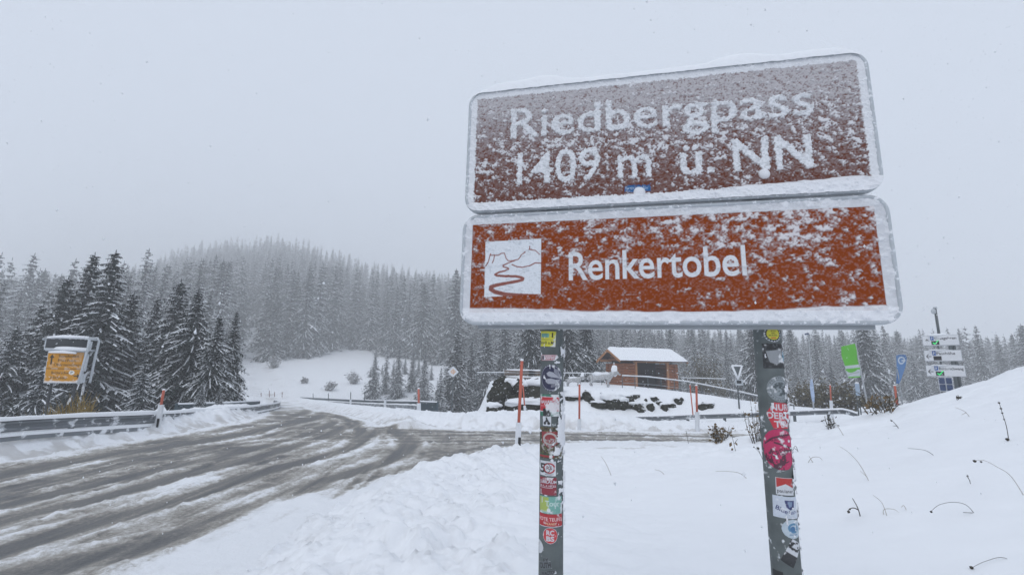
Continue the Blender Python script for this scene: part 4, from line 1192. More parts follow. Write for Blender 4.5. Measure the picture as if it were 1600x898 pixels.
def forests():
    g = 'spruces behind the left guardrail'
    L = [  # kind, u, vtop, d, width factor, label
        ('near_a', 110, 428, 27.5, 1.0, 'broad dark spruce directly behind the yellow direction sign'),
        ('near_b', 149, 392, 28.5, .95, 'tall slim dark spruce, left of the twin tops behind the yellow sign'),
        ('near_b', 182, 388, 27.0, 1.0, 'tallest dark spruce, right of the twin tops near the yellow sign'),
        ('near_c', 212, 452, 30.0, .95, 'dark spruce just right of the twin-topped pair, partly hidden by them'),
        ('near_b', 250, 462, 33.0, .9, 'half hidden dark spruce between the twin tops and the snow-streaked pair'),
        ('near_c', 286, 432, 29.5, .95, 'snow-streaked spruce with pointed top right of the tall dark pair'),
        ('near_c', 311, 447, 27.5, 1.0, 'wide snow-streaked spruce with drooping white branches behind the orange post'),
        ('near_c', 347, 490, 26.5, .95, 'lower snow-streaked spruce standing second from the open snow slope'),
        ('near_b', 371, 483, 29.0, .9, 'slim spruce at the edge of the dark group beside the open snow slope'),
        ('near_d', 318, 592, 20.5, .85, 'small white-laden young spruce at the foot of the dark group above the parapet'),
        ('near_d', 345, 600, 23.0, .85, 'young spruce low beside the parapet beneath the streaked spruces'),
        ('near_a', 66, 470, 31.0, .95, 'dark spruce on the far side of the yellow sign, beside the frame edge group'),
        ('near_c', 30, 505, 26.0, 1.0, 'snow-laden spruce low behind the near end of the guardrail'),
        ('near_c', -25, 470, 27.0, 1.0, 'snow-laden spruce cut off by the left edge of the picture'),
        ('near_d', 228, 560, 24.0, .95, 'snow-dusted young spruce under the dark trees right of the yellow sign'),
        ('near_d', 75, 545, 23.0, .9, 'snow-dusted young spruce whose branches show under the yellow sign')]
    for k, u, v, d, wd, lab in L: spruce_px(k, u, v, d, lab, g, wd * 1.18, rnd.uniform(-.015, .015))
    for u, v, d in ((8, 436, 62), (34, 457, 66), (52, 452, 72), (78, 450, 58), (-30, 440, 60), (228, 432, 70), (255, 440, 64), (205, 425, 78), (298, 440, 80), (330, 455, 72)):
        spruce_px(rnd.choice(['mid_a', 'mid_c', 'mid_d']), u, v, d, 'hazy spruce in the second row behind the dark roadside spruces', 'second row of spruces on the left', 0.9)
    g = 'spruces beside the far parapet'
    Lm = [('mid_c', 588, 545, 78, .9, 'front spruce of the small clump beyond the parapet, leftmost and lowest branched'), ('mid_b', 606, 543, 84, .8, 'slim spruce second in the small clump beyond the parapet'), ('mid_a', 625, 538, 82, .9, 'tallest spruce in the middle of the small clump beyond the parapet'),
          ('mid_b', 647, 540, 86, .9, 'spruce fourth in the small clump, left of the orange-topped post'), ('mid_a', 665, 545, 80, .95, 'full white spruce directly behind the orange-topped post at the parapet end'),
          ('mid_b', 690, 572, 52, .8, 'small frosted spruce left of the diamond sign'), ('mid_d', 716, 512, 58, 1.0, 'tall frosted spruce right behind the diamond sign'), ('mid_c', 738, 520, 66, .9, 'frosted spruce between the diamond sign and the rock wall'),
          ('mid_a', 762, 500, 62, 1.0, 'large frosted spruce rising above the left end of the rock wall'), ('mid_a', 790, 480, 70, .95, 'frosted spruce behind the nearest orange pole'), ('mid_d', 735, 605, 42, .7, 'tiny dark spruce under the diamond sign beside the rock wall')]
    for k, u, v, d, wd, lab in Lm: spruce_px(k, u, v, d, lab, g, wd * 1.42)
    for u, v, d in ((580, 572, 96), (598, 568, 100), (616, 560, 98), (634, 556, 102), (655, 558, 99), (675, 566, 96), (700, 556, 84), (724, 560, 90), (748, 540, 92), (775, 530, 95), (684, 592, 62)):
        spruce_px(rnd.choice(['mid_a', 'mid_b', 'mid_c']), u, v, d, 'frosted spruce in the rear row of the clump beyond the parapet', 'rear row of the clump', 1.3)
    g = 'dark spruces behind the hut terrace'
    Ld = [('near_a', 828, 470, 46, 1.25, 'dark spruce left of the stickered post, behind the terrace'), ('near_a', 846, 450, 52, 1.2, 'dark spruce hidden mostly by the stickered left post'), ('near_a', 885, 455, 45, 1.25, 'broad dark spruce between the stickered post and the log hut'), ('near_b', 915, 470, 47, 1.3, 'dark spruce whose boughs reach the hut gable'),
          ('near_b', 972, 512, 78, 1.0, 'dark spruce top above the ridge of the log hut, leftmost of four'), ('near_b', 1004, 522, 84, .9, 'small dark spruce top above the middle of the hut roof'), ('near_b', 1022, 520, 86, .9, 'greenish spruce top right of the hut roof middle'), ('near_b', 1046, 508, 74, .95, 'dark spruce top above the right end of the hut roof'),
          ('near_b', 1133, 545, 70, .8, 'dark slim spruce left of the grey triangular sign'), ('near_a', 1172, 490, 58, 1.05, 'big dark spruce just left of the right stickered post'), ('near_b', 1193, 480, 62, 1.0, 'dark spruce mostly behind the right stickered post'), ('near_b', 1272, 528, 74, .85, 'dark pointed spruce beside the slim white flagpole'),
          ('near_a', 1345, 480, 58, 1.05, 'big dark spruce behind the green banner'), ('near_d', 1296, 560, 62, 1.1, 'frosted spruce between the slim flagpole and the green banner'), ('near_d', 1375, 545, 66, 1.0, 'frosted spruce right of the green banner'), ('near_d', 1425, 550, 72, 1.0, 'frosted spruce behind the blue feather flag'), ('near_c', 1240, 560, 80, .9, 'dusted spruce right of the right post'), ('near_d', 1440, 575, 55, .8, 'small frosted spruce below the parking signs')]
    for k, u, v, d, wd, lab in Ld: spruce_px(k, u, v, d, lab, g, wd)
    # ---- woods
    rs = np.random.RandomState(12)
    spots = []
    # hillside: jittered rows in the ground plane
    step = 5.5
    for yy in np.concatenate([np.arange(84, 200, step), np.arange(200, 395, 6.8)]):
        for xx in np.arange(-1.3 * yy, 0.05 * yy, step if yy < 200 else 6.8):
            x = xx + rs.uniform(-2, 2); y = yy + rs.uniform(-2, 2)
            q = x / y
            # open snow slope, meadow and clearings
            u = 800 + F_PX * q
            lo = np.interp(u, [-400, 340, 372, 402, 428, 470, 505, 560, 590, 640, 700, 800], [84, 84, 128, 150, 108, 112, 126, 138, 132, 128, 120, 110])
            if y < lo + rs.uniform(-2, 2): continue
            if 380 + rs.uniform(-3, 3) < u < 402 + max(0, 140 - y) * .4 + rs.uniform(-4, 4) and y < 180 + rs.uniform(-12, 12): continue
            if 680 < u < 712 and 122 < y < 150: continue
            if 598 < u < 622 and 146 < y < 165: continue
            spots.append((x, y, rs.uniform(15, 26)))
    # flat woods on the right
    for yy in np.arange(88, 240, 5.0):
        for xx in np.arange(0.02 * yy, 1.5 * yy, 5.0):
            x = xx + rs.uniform(-2.2, 2.2); y = yy + rs.uniform(-2.2, 2.2)
            spots.append((x, y, rs.uniform(11, 16) * (0.85 + y / 700)))
    spots.sort(key=lambda p: math.hypot(p[0], p[1]))
    near = []; far = []
    for p in spots:
        u = 800 + F_PX * p[0] / p[1]
        vis = -60 < u < 1660 and not (80 < u < 372 and p[1] < 170 and False)
        (near if vis and len(near) < 235 else far).append(p)
    for x, y, h in near:
        u = 800 + F_PX * x / y
        if u < 800: lab, grp = 'snow-frosted spruce in the hazy wood on the hillside', 'spruces of the hillside wood'
        else: lab, grp = 'hazy frosted spruce in the level wood behind the hut and flags', 'spruces of the level wood'
        spruce(rnd.choice(['mid_a', 'mid_b', 'mid_c', 'mid_b', 'mid_d', 'near_c']), x, y, h, lab, grp, rs.uniform(.9, 1.3))
    # everything deeper in the haze reads as one mass
    VV = []; FF = []; MM = []; off = 0
    xs = np.array([p[0] for p in far]); ys = np.array([p[1] for p in far]); zs = base_height(xs, ys)[0]
    for (x, y, h), z in zip(far, zs):
        ph, pr, cm, tm, V, Fq, MI = proto(rnd.choice(['far_a', 'far_b', 'far_c']))
        a = rs.uniform(0, 6.28); c, s_ = math.cos(a), math.sin(a); k = h / ph; wd = k * rs.uniform(.85, 1.15)
        W = np.stack([(V[:, 0] * c - V[:, 1] * s_) * wd + x, (V[:, 0] * s_ + V[:, 1] * c) * wd + y, V[:, 2] * k + z], 1)
        VV.append(W); FF.append(Fq + off); MM.append(MI); off += len(V)
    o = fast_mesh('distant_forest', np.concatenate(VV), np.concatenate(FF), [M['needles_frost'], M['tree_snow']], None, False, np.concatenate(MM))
    tag(o, 'far snowy spruce wood fading into the fog', 'forest', None, 'stuff')
    print('trees', len(near), len(far), off)


# ------------------------------------------------------------------ road furniture
def path_frames(pts):
    pts = np.array(pts); fr = []
    for i in range(len(pts)):
        t = pts[min(i + 1, len(pts) - 1)] - pts[max(i - 1, 0)]; t[2] = 0; t /= np.linalg.norm(t)
        fr.append(np.array([t[1], -t[0], 0]))
    return pts, fr


def dens(pts, n=8):
    pts = np.array(pts, float); out = []
    for i in range(len(pts) - 1):
        p0 = pts[max(i - 1, 0)]; p1 = pts[i]; p2 = pts[i + 1]; p3 = pts[min(i + 2, len(pts) - 1)]
        for k in range(n):
            a = k / n
            out.append(0.5 * ((2 * p1) + (-p0 + p2) * a + (2 * p0 - 5 * p1 + 4 * p2 - p3) * a * a + (-p0 + 3 * p1 - 3 * p2 + p3) * a ** 3))
    out.append(pts[-1]); return np.array(out)


def snow_strip(path, frame, w, h, seed, name, parent, zoff):
    mb = MB(); rows = 7; vs = []
    L = np.concatenate([[0], np.cumsum(np.linalg.norm(np.diff(path, axis=0), axis=1))])
    hh = h * (0.55 + 0.9 * fbm(L * 1.3, L * 0, seed, 3))
    for p, f, q in zip(path, frame, hh):
        for j in range(rows):
            a = PI * j / (rows - 1)
            vs.append(p + f * (w * math.cos(a)) + np.array([0, 0, zoff + q * math.sin(a) ** .7]))
    mb.add(vs, [(i * rows + j, i * rows + j + 1, (i + 1) * rows + j + 1, (i + 1) * rows + j) for i in range(len(path) - 1) for j in range(rows - 1)])
    return mb.build(name, M['snow_cap'], parent, True)


WPROF = [(-.02, 0), (.0, -.01), (.035, -.05), (.035, -.09), (-.02, -.135), (-.02, -.175), (.035, -.22), (.035, -.26), (.0, -.30), (-.02, -.31)]


def guardrail(label, pts, side, spacing=2.0, second=None, cap=0.06, name='guardrail', group='guardrails', legs=True, tall=1.0):
    path = dens(pts, 6); path, fr = path_frames(path)
    fr = [f * side for f in fr]
    root = thing(name, label, 'guardrail', path[len(path) // 2] - np.array([0, 0, .75]), group)
    mb = MB(); mb.sweep(path, fr, [(a, z * tall) for a, z in WPROF]); mb.build('rail', M['rail_steel'], root)
    snow_strip(path, fr, .055, cap, 11, 'snow_cap', root, -.012)
    if second is not None:
        mb = MB(); p2 = path + np.array([0, 0, second]); mb.sweep(p2, fr, [(.0, 0), (.05, 0), (.05, -.09), (0, -.09)], closed=True); mb.build('lower_rail', M['rail_steel'], root)
        snow_strip(p2, [f for f in fr], .05, cap * .8, 15, 'lower_snow_cap', root, .0)
    if legs:
        L = np.concatenate([[0], np.cumsum(np.linalg.norm(np.diff(path, axis=0), axis=1))])
        for s in np.arange(spacing * .5, L[-1], spacing):
            p = np.array([np.interp(s, L, path[:, k]) for k in range(3)]); i = int(np.searchsorted(L, s)); f = fr[min(i, len(fr) - 1)]
            p = p - f * 0.09; zb = min(H1(p[0], p[1]) - .3, p[2] - .5)
            mb = MB(); mb.box((p[0], p[1], (p[2] - .03 + zb) / 2), (.06, .1, p[2] - .03 - zb), rot=math.atan2(f[1], f[0])); mb.build('post', M['steel'], root)
    return root


def parapet(label, pts, height, side, gap=0.14):
    path = dens(pts, 5); path, fr = path_frames(path)
    root = thing('bridge_parapet', label, 'railing', path[0] - np.array([0, 0, height]), 'slatted parapets')
    mb = MB(); mb.sweep(path, fr, [(-.04, 0), (.04, 0), (.04, -.07), (-.04, -.07)], closed=True); mb.build('handrail', M['parapet'], root)
    snow_strip(path, fr, .06, .07, 23, 'snow_cap', root, 0.0)
    mb = MB(); L = np.concatenate([[0], np.cumsum(np.linalg.norm(np.diff(path, axis=0), axis=1))])
    for s in np.arange(0, L[-1], gap):
        p = np.array([np.interp(s, L, path[:, k]) for k in range(3)]); i = min(int(np.searchsorted(L, s)), len(fr) - 1); f = fr[i]
        mb.box((p[0], p[1], p[2] - .06 - (height - .06) / 2), (.03, gap * .8, height - .1), rot=math.atan2(f[1], f[0]))
    mb.build('slat_panel', M['parapet'], root)
    for k in (0, len(path) - 1):
        mb = MB(); p = path[k]; mb.box((p[0], p[1], p[2] - height / 2 - .1), (.09, .09, height + .3)); mb.build('end_post', M['parapet'], root)
    return root


def snow_pole(u, vtop, d, vsplit, label, rad=0.03, lean=(0, 0), post=True, vb=None, ub=None, mk='orange'):
    """orange pole, white guide post round its foot"""
    top = P(u, vtop, d)
    ub = u if ub is None else ub
    if vb is not None: bx = P(ub, vb, d); x, y = bx[0], d
    else: x, y = top[0] + lean[0], d + lean[1]
    z = H1(x, y)
    foot = np.array([x, y, z - .15])
    root = thing('snow_pole', label, 'snow pole', (x, y, z), 'snow poles along the roads')
    ax = top - foot
    hs = P(u, vsplit, d)[2]; k = np.clip((hs - foot[2]) / ax[2], 0, 1)
    mb = MB(); mb.tube([foot + ax * max(0, k - .12), top - ax * .008, top], [rad, rad, rad * .6], 10); mb.build('pole', M[mk], root, True)
    if post:
        q = foot + ax * k; e = ax / np.linalg.norm(ax)
        mb = MB()
        prof = [(-.055, -.03), (.0, -.05), (.055, -.03), (.05, .04), (-.05, .04)]
        rx = np.array([1.0, 0, 0]) - e * e[0]; rx /= np.linalg.norm(rx); ry = np.cross(e, rx)
        sc = rad / .03
        vs = [p + rx * a * sc + ry * b * sc for p in (foot, q + e * (.02)) for a, b in prof]
        mb.add(vs, [(i, (i + 1) % 5, 5 + (i + 1) % 5, 5 + i) for i in range(5)] + [(4, 3, 2, 1, 0), (5, 6, 7, 8, 9)])
        g = mb.build('guide_post', M['white_plastic'], root)
        if d < 14:
            mb = MB(); mb.box(foot + ax * (k * .42) - ry * 0.052 * sc + rx * .03 * sc, (.05 * sc, .012, .2 * sc), axes=(rx, ry, e)); mb.build('reflector', M['black'], g)
    mb = MB(); mb.blob(top + np.array([0, 0, .01]), (rad * 1.2, rad * 1.2, rad * .9), 3, 2, .15); mb.build('snow_tip', M['snow_cap'], root, True)
    return root


def road_furniture():
    tops = [(-330, 706, 7.4), (-120, 672, 8.6), (0, 657, 9.6), (130, 650.5, 11.3), (250, 646, 13.6), (340, 640, 18.2), (400, 634.5, 24.5), (431, 630, 31), (438, 627.5, 37), (428, 624.5, 44)]
    guardrail('long snow-capped guardrail bending along the near outer edge of the main road', [P(*p) for p in tops], 1, 2.6, -0.33, .1, tall=.8)
    parapet('dark slatted parapet with white cap behind the curving left guardrail', [P(276, 631.5, 20.5), P(340, 630, 24), P(405, 626.5, 31)], 0.85, 1)
    parapet('long dark slatted parapet with snowy handrail right of the far road', [P(684, 628.5, 27), P(645, 627, 31), P(600, 626, 38), P(540, 623.5, 50), P(467, 620, 74)], 0.95, 1)
    guardrail('snow-sleeved guardrail with a rounded end in front of the long parapet', [P(480, 624.5, 62), P(560, 629, 42), P(612, 631.5, 33), P(645, 632.5, 27.5), P(650.5, 633.5, 26.8)], 1, 4, None, .08, legs=False)
    guardrail('half-buried guardrail showing between ploughed snow at the junction corner', [P(620, 638, 26), P(668, 643, 23), P(720, 647, 20.8), P(790, 647.5, 19.6)], 1, 4, None, .06)
    guardrail('guardrail with short dark legs along the side road below the rocks', [P(984, 650.5, 19.2), P(1040, 649.2, 19.2), P(1090, 647, 19.2), P(1200, 643.5, 19.6), P(1300, 639.5, 20), P(1322, 640, 19.8), P(1342, 646, 19.2)], 1, 1.6, None, .06, tall=.62)
    snow_pole(815.5, 563, 10.3, 661, 'tallest orange pole in a white guide post just left of the stickered sign post', .034, vb=712, ub=808)
    snow_pole(905.5, 600, 16.0, 655, 'orange pole right of the stickered left post before the ploughed bank', .034, vb=676, ub=905)
    snow_pole(1088, 602, 16.2, 644, 'orange pole with dark-striped guide post at the right guardrail', .036, vb=664, ub=1089)
    snow_pole(1078, 601, 18.6, 640, 'thin reddish pole leaning just left of the guardrail post pole', .022, vb=655, ub=1084, post=False)
    snow_pole(817, 601, 18.8, 634, 'thin orange pole behind the tallest pole in front of the rock wall', .028, vb=652, ub=821)
    snow_pole(256, 609, 13.3, 633, 'leaning weathered orange pole standing at the left guardrail', .035, vb=664, ub=246)
    snow_pole(654, 607, 26.5, 630, 'orange-topped white post at the end of the far parapet', .06, vb=645, ub=655)
    snow_pole(1297, 601, 21, 626, 'thin orange pole in a snow-plastered post behind the right guardrail', .03, vb=645, ub=1299)
    snow_pole(1398, 602, 15.5, 634, 'leaning bare orange pole at the crest of the snow slope', .035, vb=640, ub=1403, post=False)
    far = [(421, 610, 66, 'dark pole at the start of the far bend, tallest of the far row'), (429, 612, 70, 'dark pole second in the far row at the bend'), (441, 612, 62, 'dark pole with a small plate right of the far bend'), (408, 613, 72, 'faint pole leftmost in the far row')]
    for u, v, d, lab in far: snow_pole(u, v, d, 618, lab, .05, vb=625, ub=u, post=False, mk='weathered_orange')
    for u, v, d, lab in ((489, 614, 58, 'faint pole along the far parapet, nearest the far bend'), (513, 614, 50, 'slim pole along the far parapet below the round bush'), (548, 612, 42, 'slim white-footed pole midway along the far parapet'), (570, 611, 40, 'dark slim pole midway along the far parapet'), (602, 622, 33, 'short white post near the rounded guardrail end')):
        snow_pole(u, v, d, 624, lab, .04, vb=634, ub=u, post=(u in (548, 602)), mk='steel')


def direction_gantry():
    d = 19.0
    c = P(105, 560, d)
    x, y = c[0], c[1]; z = H1(x, y)
    rt = np.array([0.97, 0.24, 0]); rt /= np.linalg.norm(rt); bk = np.array([-rt[1], rt[0], 0])
    s = d / F_PX * 1.0
    root = thing('direction_sign', 'yellow direction sign hung in a snow-plastered tube frame before dark spruces', 'sign', (x, y, z))
    q = lambda u, v, b=0.0: P(u, v, d) + bk * b
    # frame of tubes: front outer frame and a rear one with side panels
    def tube(name, pts, r, m='dark'):
        mb = MB(); mb.tube(pts, r, 8); return mb.build(name, M[m], root, True)
    mb = MB()
    mb.tube([q(74, 545), q(76, 528), q(82, 526.5), q(134, 528.5), q(140, 531), q(137, 545), q(122, 600)], .045, 8)
    mb.tube([q(66, 548, .5), q(67, 529, .5), q(73, 526, .5), q(141, 527, .5), q(143, 532, .5), q(136, 560, .5), q(128, 598, .5)], .045, 8)
    for p in ((67, 530), (141, 530), (74, 545), (137, 547)): mb.tube([q(*p), q(*p, .5)], .03, 6)
    mb.tube([q(72, 546), q(138, 548)], .05, 8)
    mb.build('frame', M['rimgrey'], root, True)
    mb = MB()
    for (u, b0, b1) in ((78, 530, 543), (133, 531, 545), ):
        pass
    mb.box(q(105, 537, .05), (56 * s, .03, 14 * s), axes=(rt, bk, (0, 0, 1))); mb.build('top_panel', M['dark'], root)
    for pts in ([(134, 532), (141, 533), (138, 547), (132, 546)], [(130, 552), (136, 553), (130, 580), (124, 579)], [(124, 584), (131, 584), (128, 598), (120, 597)], [(67, 531), (73, 531), (72, 546), (65, 546)], [(66, 572), (73, 572), (71, 580), (64, 580)]):
        mb = MB(); f = [q(*p, .12) for p in pts]; b = [q(*p, .17) for p in pts]
        mb.add(f + b, [(0, 1, 2, 3), (7, 6, 5, 4), (0, 4, 5, 1), (1, 5, 6, 2), (2, 6, 7, 3), (3, 7, 4, 0)]); mb.build('side_panel', M['rimgrey'], root)
    snow = MB(); snow.tube([q(75, 527), q(100, 525.5), q(138, 527)], [.05, .07, .05], 8); snow.tube([q(74, 543), q(105, 544.5), q(136, 546)], [.06, .09, .07], 8); snow.tube([q(80, 550, -.1), q(100, 549.5, -.1), q(121, 551.5, -.1)], [.04, .06, .04], 8)
    snow.build('snow_cap', M['snow_cap'], root, True)
    # the yellow board
    w, h = 46 * s, 46 * s
    cv = Canvas(w, h, .012, (0.56, 0.25, 0.012)); bk_ = (0.03, 0.025, 0.02)
    cv.rect(0, .44 * h, w, .46 * h, bk_)
    cv.text('Sonthofen', .3 * w, .86 * w, .82 * h, .09 * h, bk_, .01); cv.text('Fischen', .3 * w, .8 * w, .68 * h, .09 * h, bk_, .01); cv.text('Obermaiselstein', .2 * w, .94 * w, .54 * h, .09 * h, bk_, .01)
    cv.line([(.12 * w, .6 * h), (.12 * w, .85 * h)], .04 * w, bk_); cv.poly([(.05 * w, .8 * h), (.12 * w, .92 * h), (.19 * w, .8 * h)], bk_)
    cv.text('Balderschwang', .16 * w, .78 * w, .28 * h, .09 * h, bk_, .01); cv.ell(.72 * w, .33 * h, .08 * w, .07 * h, (.75, .74, .7)); cv.text('P', .69 * w, .75 * w, .29 * h, .08 * h, bk_, .02)
    cv.text('Hittisau', .16 * w, .6 * w, .12 * h, .09 * h, bk_, .01)
    cv.line([(.8 * w, .22 * h), (.92 * w, .22 * h)], .035 * w, bk_); cv.poly([(.88 * w, .3 * h), (.97 * w, .22 * h), (.88 * w, .14 * h)], bk_)
    n = fbm(cv.X * 9, cv.Y * 9, 501, 3); cv.paint(sm(.58, .68, n) * (.7 - .4 * cv.Y / h), (.75, .76, .78), .5)
    cv.paint(sm(.05, .0, cv.Y / h - .06 * n), (.75, .76, .78), .8)
    o = q(72, 597); tlt = np.array(q(78, 551) - q(71, 597)); tlt = tlt / np.linalg.norm(tlt)
    fn = lambda X, Y: o[None] + np.multiply.outer(X, rt) + np.multiply.outer(Y, tlt) - bk[None] * .12
    canvas_mesh('yellow_board', cv, fn, M['print'], root)
    mb = MB(); f = [o - bk * .10 + rt * a + tlt * b for a, b in ((-.03, -.03), (w + .03, -.03), (w + .03, h + .03), (-.03, h + .03))]; b_ = [p + bk * .06 for p in f]
    mb.add(f + b_, [(0, 1, 2, 3), (7, 6, 5, 4), (0, 4, 5, 1), (1, 5, 6, 2), (2, 6, 7, 3), (3, 7, 4, 0)]); mb.build('board_rim', M['rimgrey'], root)
    for u in (80, 118):
        p = q(u, 560, .3); mb = MB(); mb.tube([(p[0], p[1], z - .3), (p[0], p[1], p[2] + .2)], .05, 8); mb.build('post', M['dark'], root, True)


def parking_signs():
    d = 19.5
    p0 = P(1492, 600, d); x, y = p0[0], p0[1]; z = H1(x, y)
    root = thing('parking_guidance_sign', 'three stacked white parking direction boxes with green ticks on grey posts', 'sign', (x, y, z))
    rt = np.array([.70, -.71, 0]); rt /= np.linalg.norm(rt); bk = np.array([-rt[1], rt[0], 0]); zz = np.array([0, 0, 1.0])
    for i, (u0, v0, u1, v1, tilt, word, tick) in enumerate(((1443, 525, 1498, 539.5, 0, 'Grasgehren', 1), (1446, 548, 1502, 563.5, 0, 'Passhöhe', 0), (1449, 571.5, 1507, 587, 0, 'Balderschwang', 1))):
        bl = P(u0, v1, d); w = (u1 - u0) * d / F_PX * .73; h = (v1 - v0) * d / F_PX * 1.0
        cv = Canvas(w, h, .008, (.72, .73, .75)); K = (.02, .02, .022)
        ax, ay = .12 * w, .45 * h
        if i == 0: cv.line([(.12 * w, .2 * h), (.12 * w, .5 * h)], .012 * w, (.35, .35, .35)); cv.poly([(.05 * w, .42 * h), (.12 * w, .68 * h), (.2 * w, .42 * h), (.12 * w, .52 * h)], (.12, .12, .12))
        else: cv.line([(.06 * w, .42 * h), (.18 * w, .42 * h)], .022 * w, K); cv.line([(.11 * w, .62 * h), (.05 * w, .42 * h), (.11 * w, .22 * h)], .022 * w, K)
        cv.rect(.225 * w, .52 * h, .32 * w, .95 * h, lin(40, 90, 165)); cv.text('P', .25 * w, .295 * w, .58 * h, .28 * h, Wt_, .03)
        cv.text(word, .34 * w, (.94 if i == 0 else .84 if i == 1 else .97) * w, .58 * h, .26 * h, K, .022)
        cv.rect(.24 * w, .06 * h, .46 * w, .45 * h, (.03, .03, .032))
        n = fbm(cv.X * 6, cv.Y * 9, 600 + i, 3); cv.paint(sm(.55, .7, n), (.78, .79, .81), .75 if i == 0 else .35)
        cv.rect(.24 * w, .06 * h, .46 * w, .45 * h, (.03, .03, .032))
        box = bpy.data.objects.new('sign_box', None); COL.objects.link(box); box.parent = root
        fn = lambda X, Y, bl=bl: bl[None] + np.multiply.outer(X, rt) + np.multiply.outer(Y, zz) - bk[None] * .006
        canvas_mesh('face', cv, fn, M['print'], box)
        mb = MB(); c = bl + rt * w / 2 + zz * h / 2 + bk * .14; mb.box(c, (w + .03, .26, h + .03), axes=(rt, bk, zz)); mb.build('housing', M['rimgrey'], box)
        mb = MB(); mb.blob(c + zz * (h / 2 + .02), (w / 2 * .99, .15, .07 if i == 0 else .035), 5 + i, 3, .12); mb.build('snow_cap', M['snow_cap'], box, True)
        if tick:
            mb = MB(); t = [(.27, .26), (.31, .32), (.345, .2), (.43, .46), (.40, .46), (.343, .27), (.315, .36)]
            t = [(.265, .24), (.335, .06), (.46, .50), (.42, .50), (.335, .2), (.295, .30)]
            f = [bl + rt * a * w + zz * b * h - bk * .012 for a, b in t]; b2 = [p_ + bk * .004 for p_ in f]; nn = len(f)
            mb.add(f + b2, [(0, 1, 4, 5), (1, 2, 3, 4)] + [(k, (k + 1) % nn, nn + (k + 1) % nn, nn + k) for k in range(nn)])
            mb.build('lit_tick', M['led'], box)
    top = P(1461, 482, d + .35)
    for (u, v) in ((1500, 600), (1494, 600), (1475, 600)):
        a = P(u, v, d + .35)
        tz = P(1490, 528, d)[2]
        mb = MB(); mb.tube([(a[0], a[1], H1(a[0], a[1]) - .3), (a[0], a[1], tz)], .06 if u > 1480 else .035, 10); mb.build('post', M['steel'], root, True)
    a = P(1468, 527, d + .35)
    mb = MB(); mb.tube([(a[0], a[1], a[2] - .3), (top[0], top[1], top[2])], .05, 8); mb.build('mast', M['steel'], root, True)
    mb = MB(); mb.blob(top + np.array([-.09, 0, -.12]), (.09, .09, .13), 2, 2, .2); mb.box(top + np.array([0, 0, .03]), (.1, .1, .08)); mb.build('lamp_head', M['rimgrey'], root, True)
    # the blue four-panel board below
    d2 = 18.2
    c = P(1478, 600, d2); root2 = thing('notice_board', 'small dark blue four-panel board beneath the parking boxes', 'sign', (c[0], c[1], H1(c[0], c[1])))
    s = d2 / F_PX
    for dx in (-1, 1):
        for dz in (-1, 1):
            mb = MB(); mb.box(c + rt * dx * 4 * s + zz * dz * 5.2 * s, (6.6 * s, .03, 9 * s), axes=(rt, bk, zz)); mb.build('panel', M['navy'], root2)
    mb = MB(); mb.box(c + bk * .03, (16.5 * s, .02, 22 * s), axes=(rt, bk, zz)); mb.build('backing', M['white_plastic'], root2)
    for dx in (-1, 1):
        mb = MB(); q = c + rt * dx * 6 * s + bk * .06; mb.tube([(q[0], q[1], H1(q[0], q[1]) - .3), (q[0], q[1], q[2] + 9 * s)], .025, 8); mb.build('leg', M['steel'], root2)


Wt_ = (.72, .73, .75)


def mat_led():
    m, nt, b = _nodes('green_led_tick')
    tc = nt.nodes.new('ShaderNodeTexCoord'); n = nt.nodes.new('ShaderNodeTexNoise'); n.inputs['Scale'].default_value = 40
    r = nt.nodes.new('ShaderNodeMapRange'); r.inputs[3].default_value = .5; r.inputs[4].default_value = .9
    nt.links.new(tc.outputs['Object'], n.inputs['Vector']); nt.links.new(n.outputs['Fac'], r.inputs[0]); nt.links.new(r.outputs[0], b.inputs['Emission Strength'])
    b.inputs['Base Color'].default_value = (.02, .4, .1, 1); b.inputs['Emission Color'].default_value = (.02, .75, .16, 1)
    return m


M['led'] = mat_led()


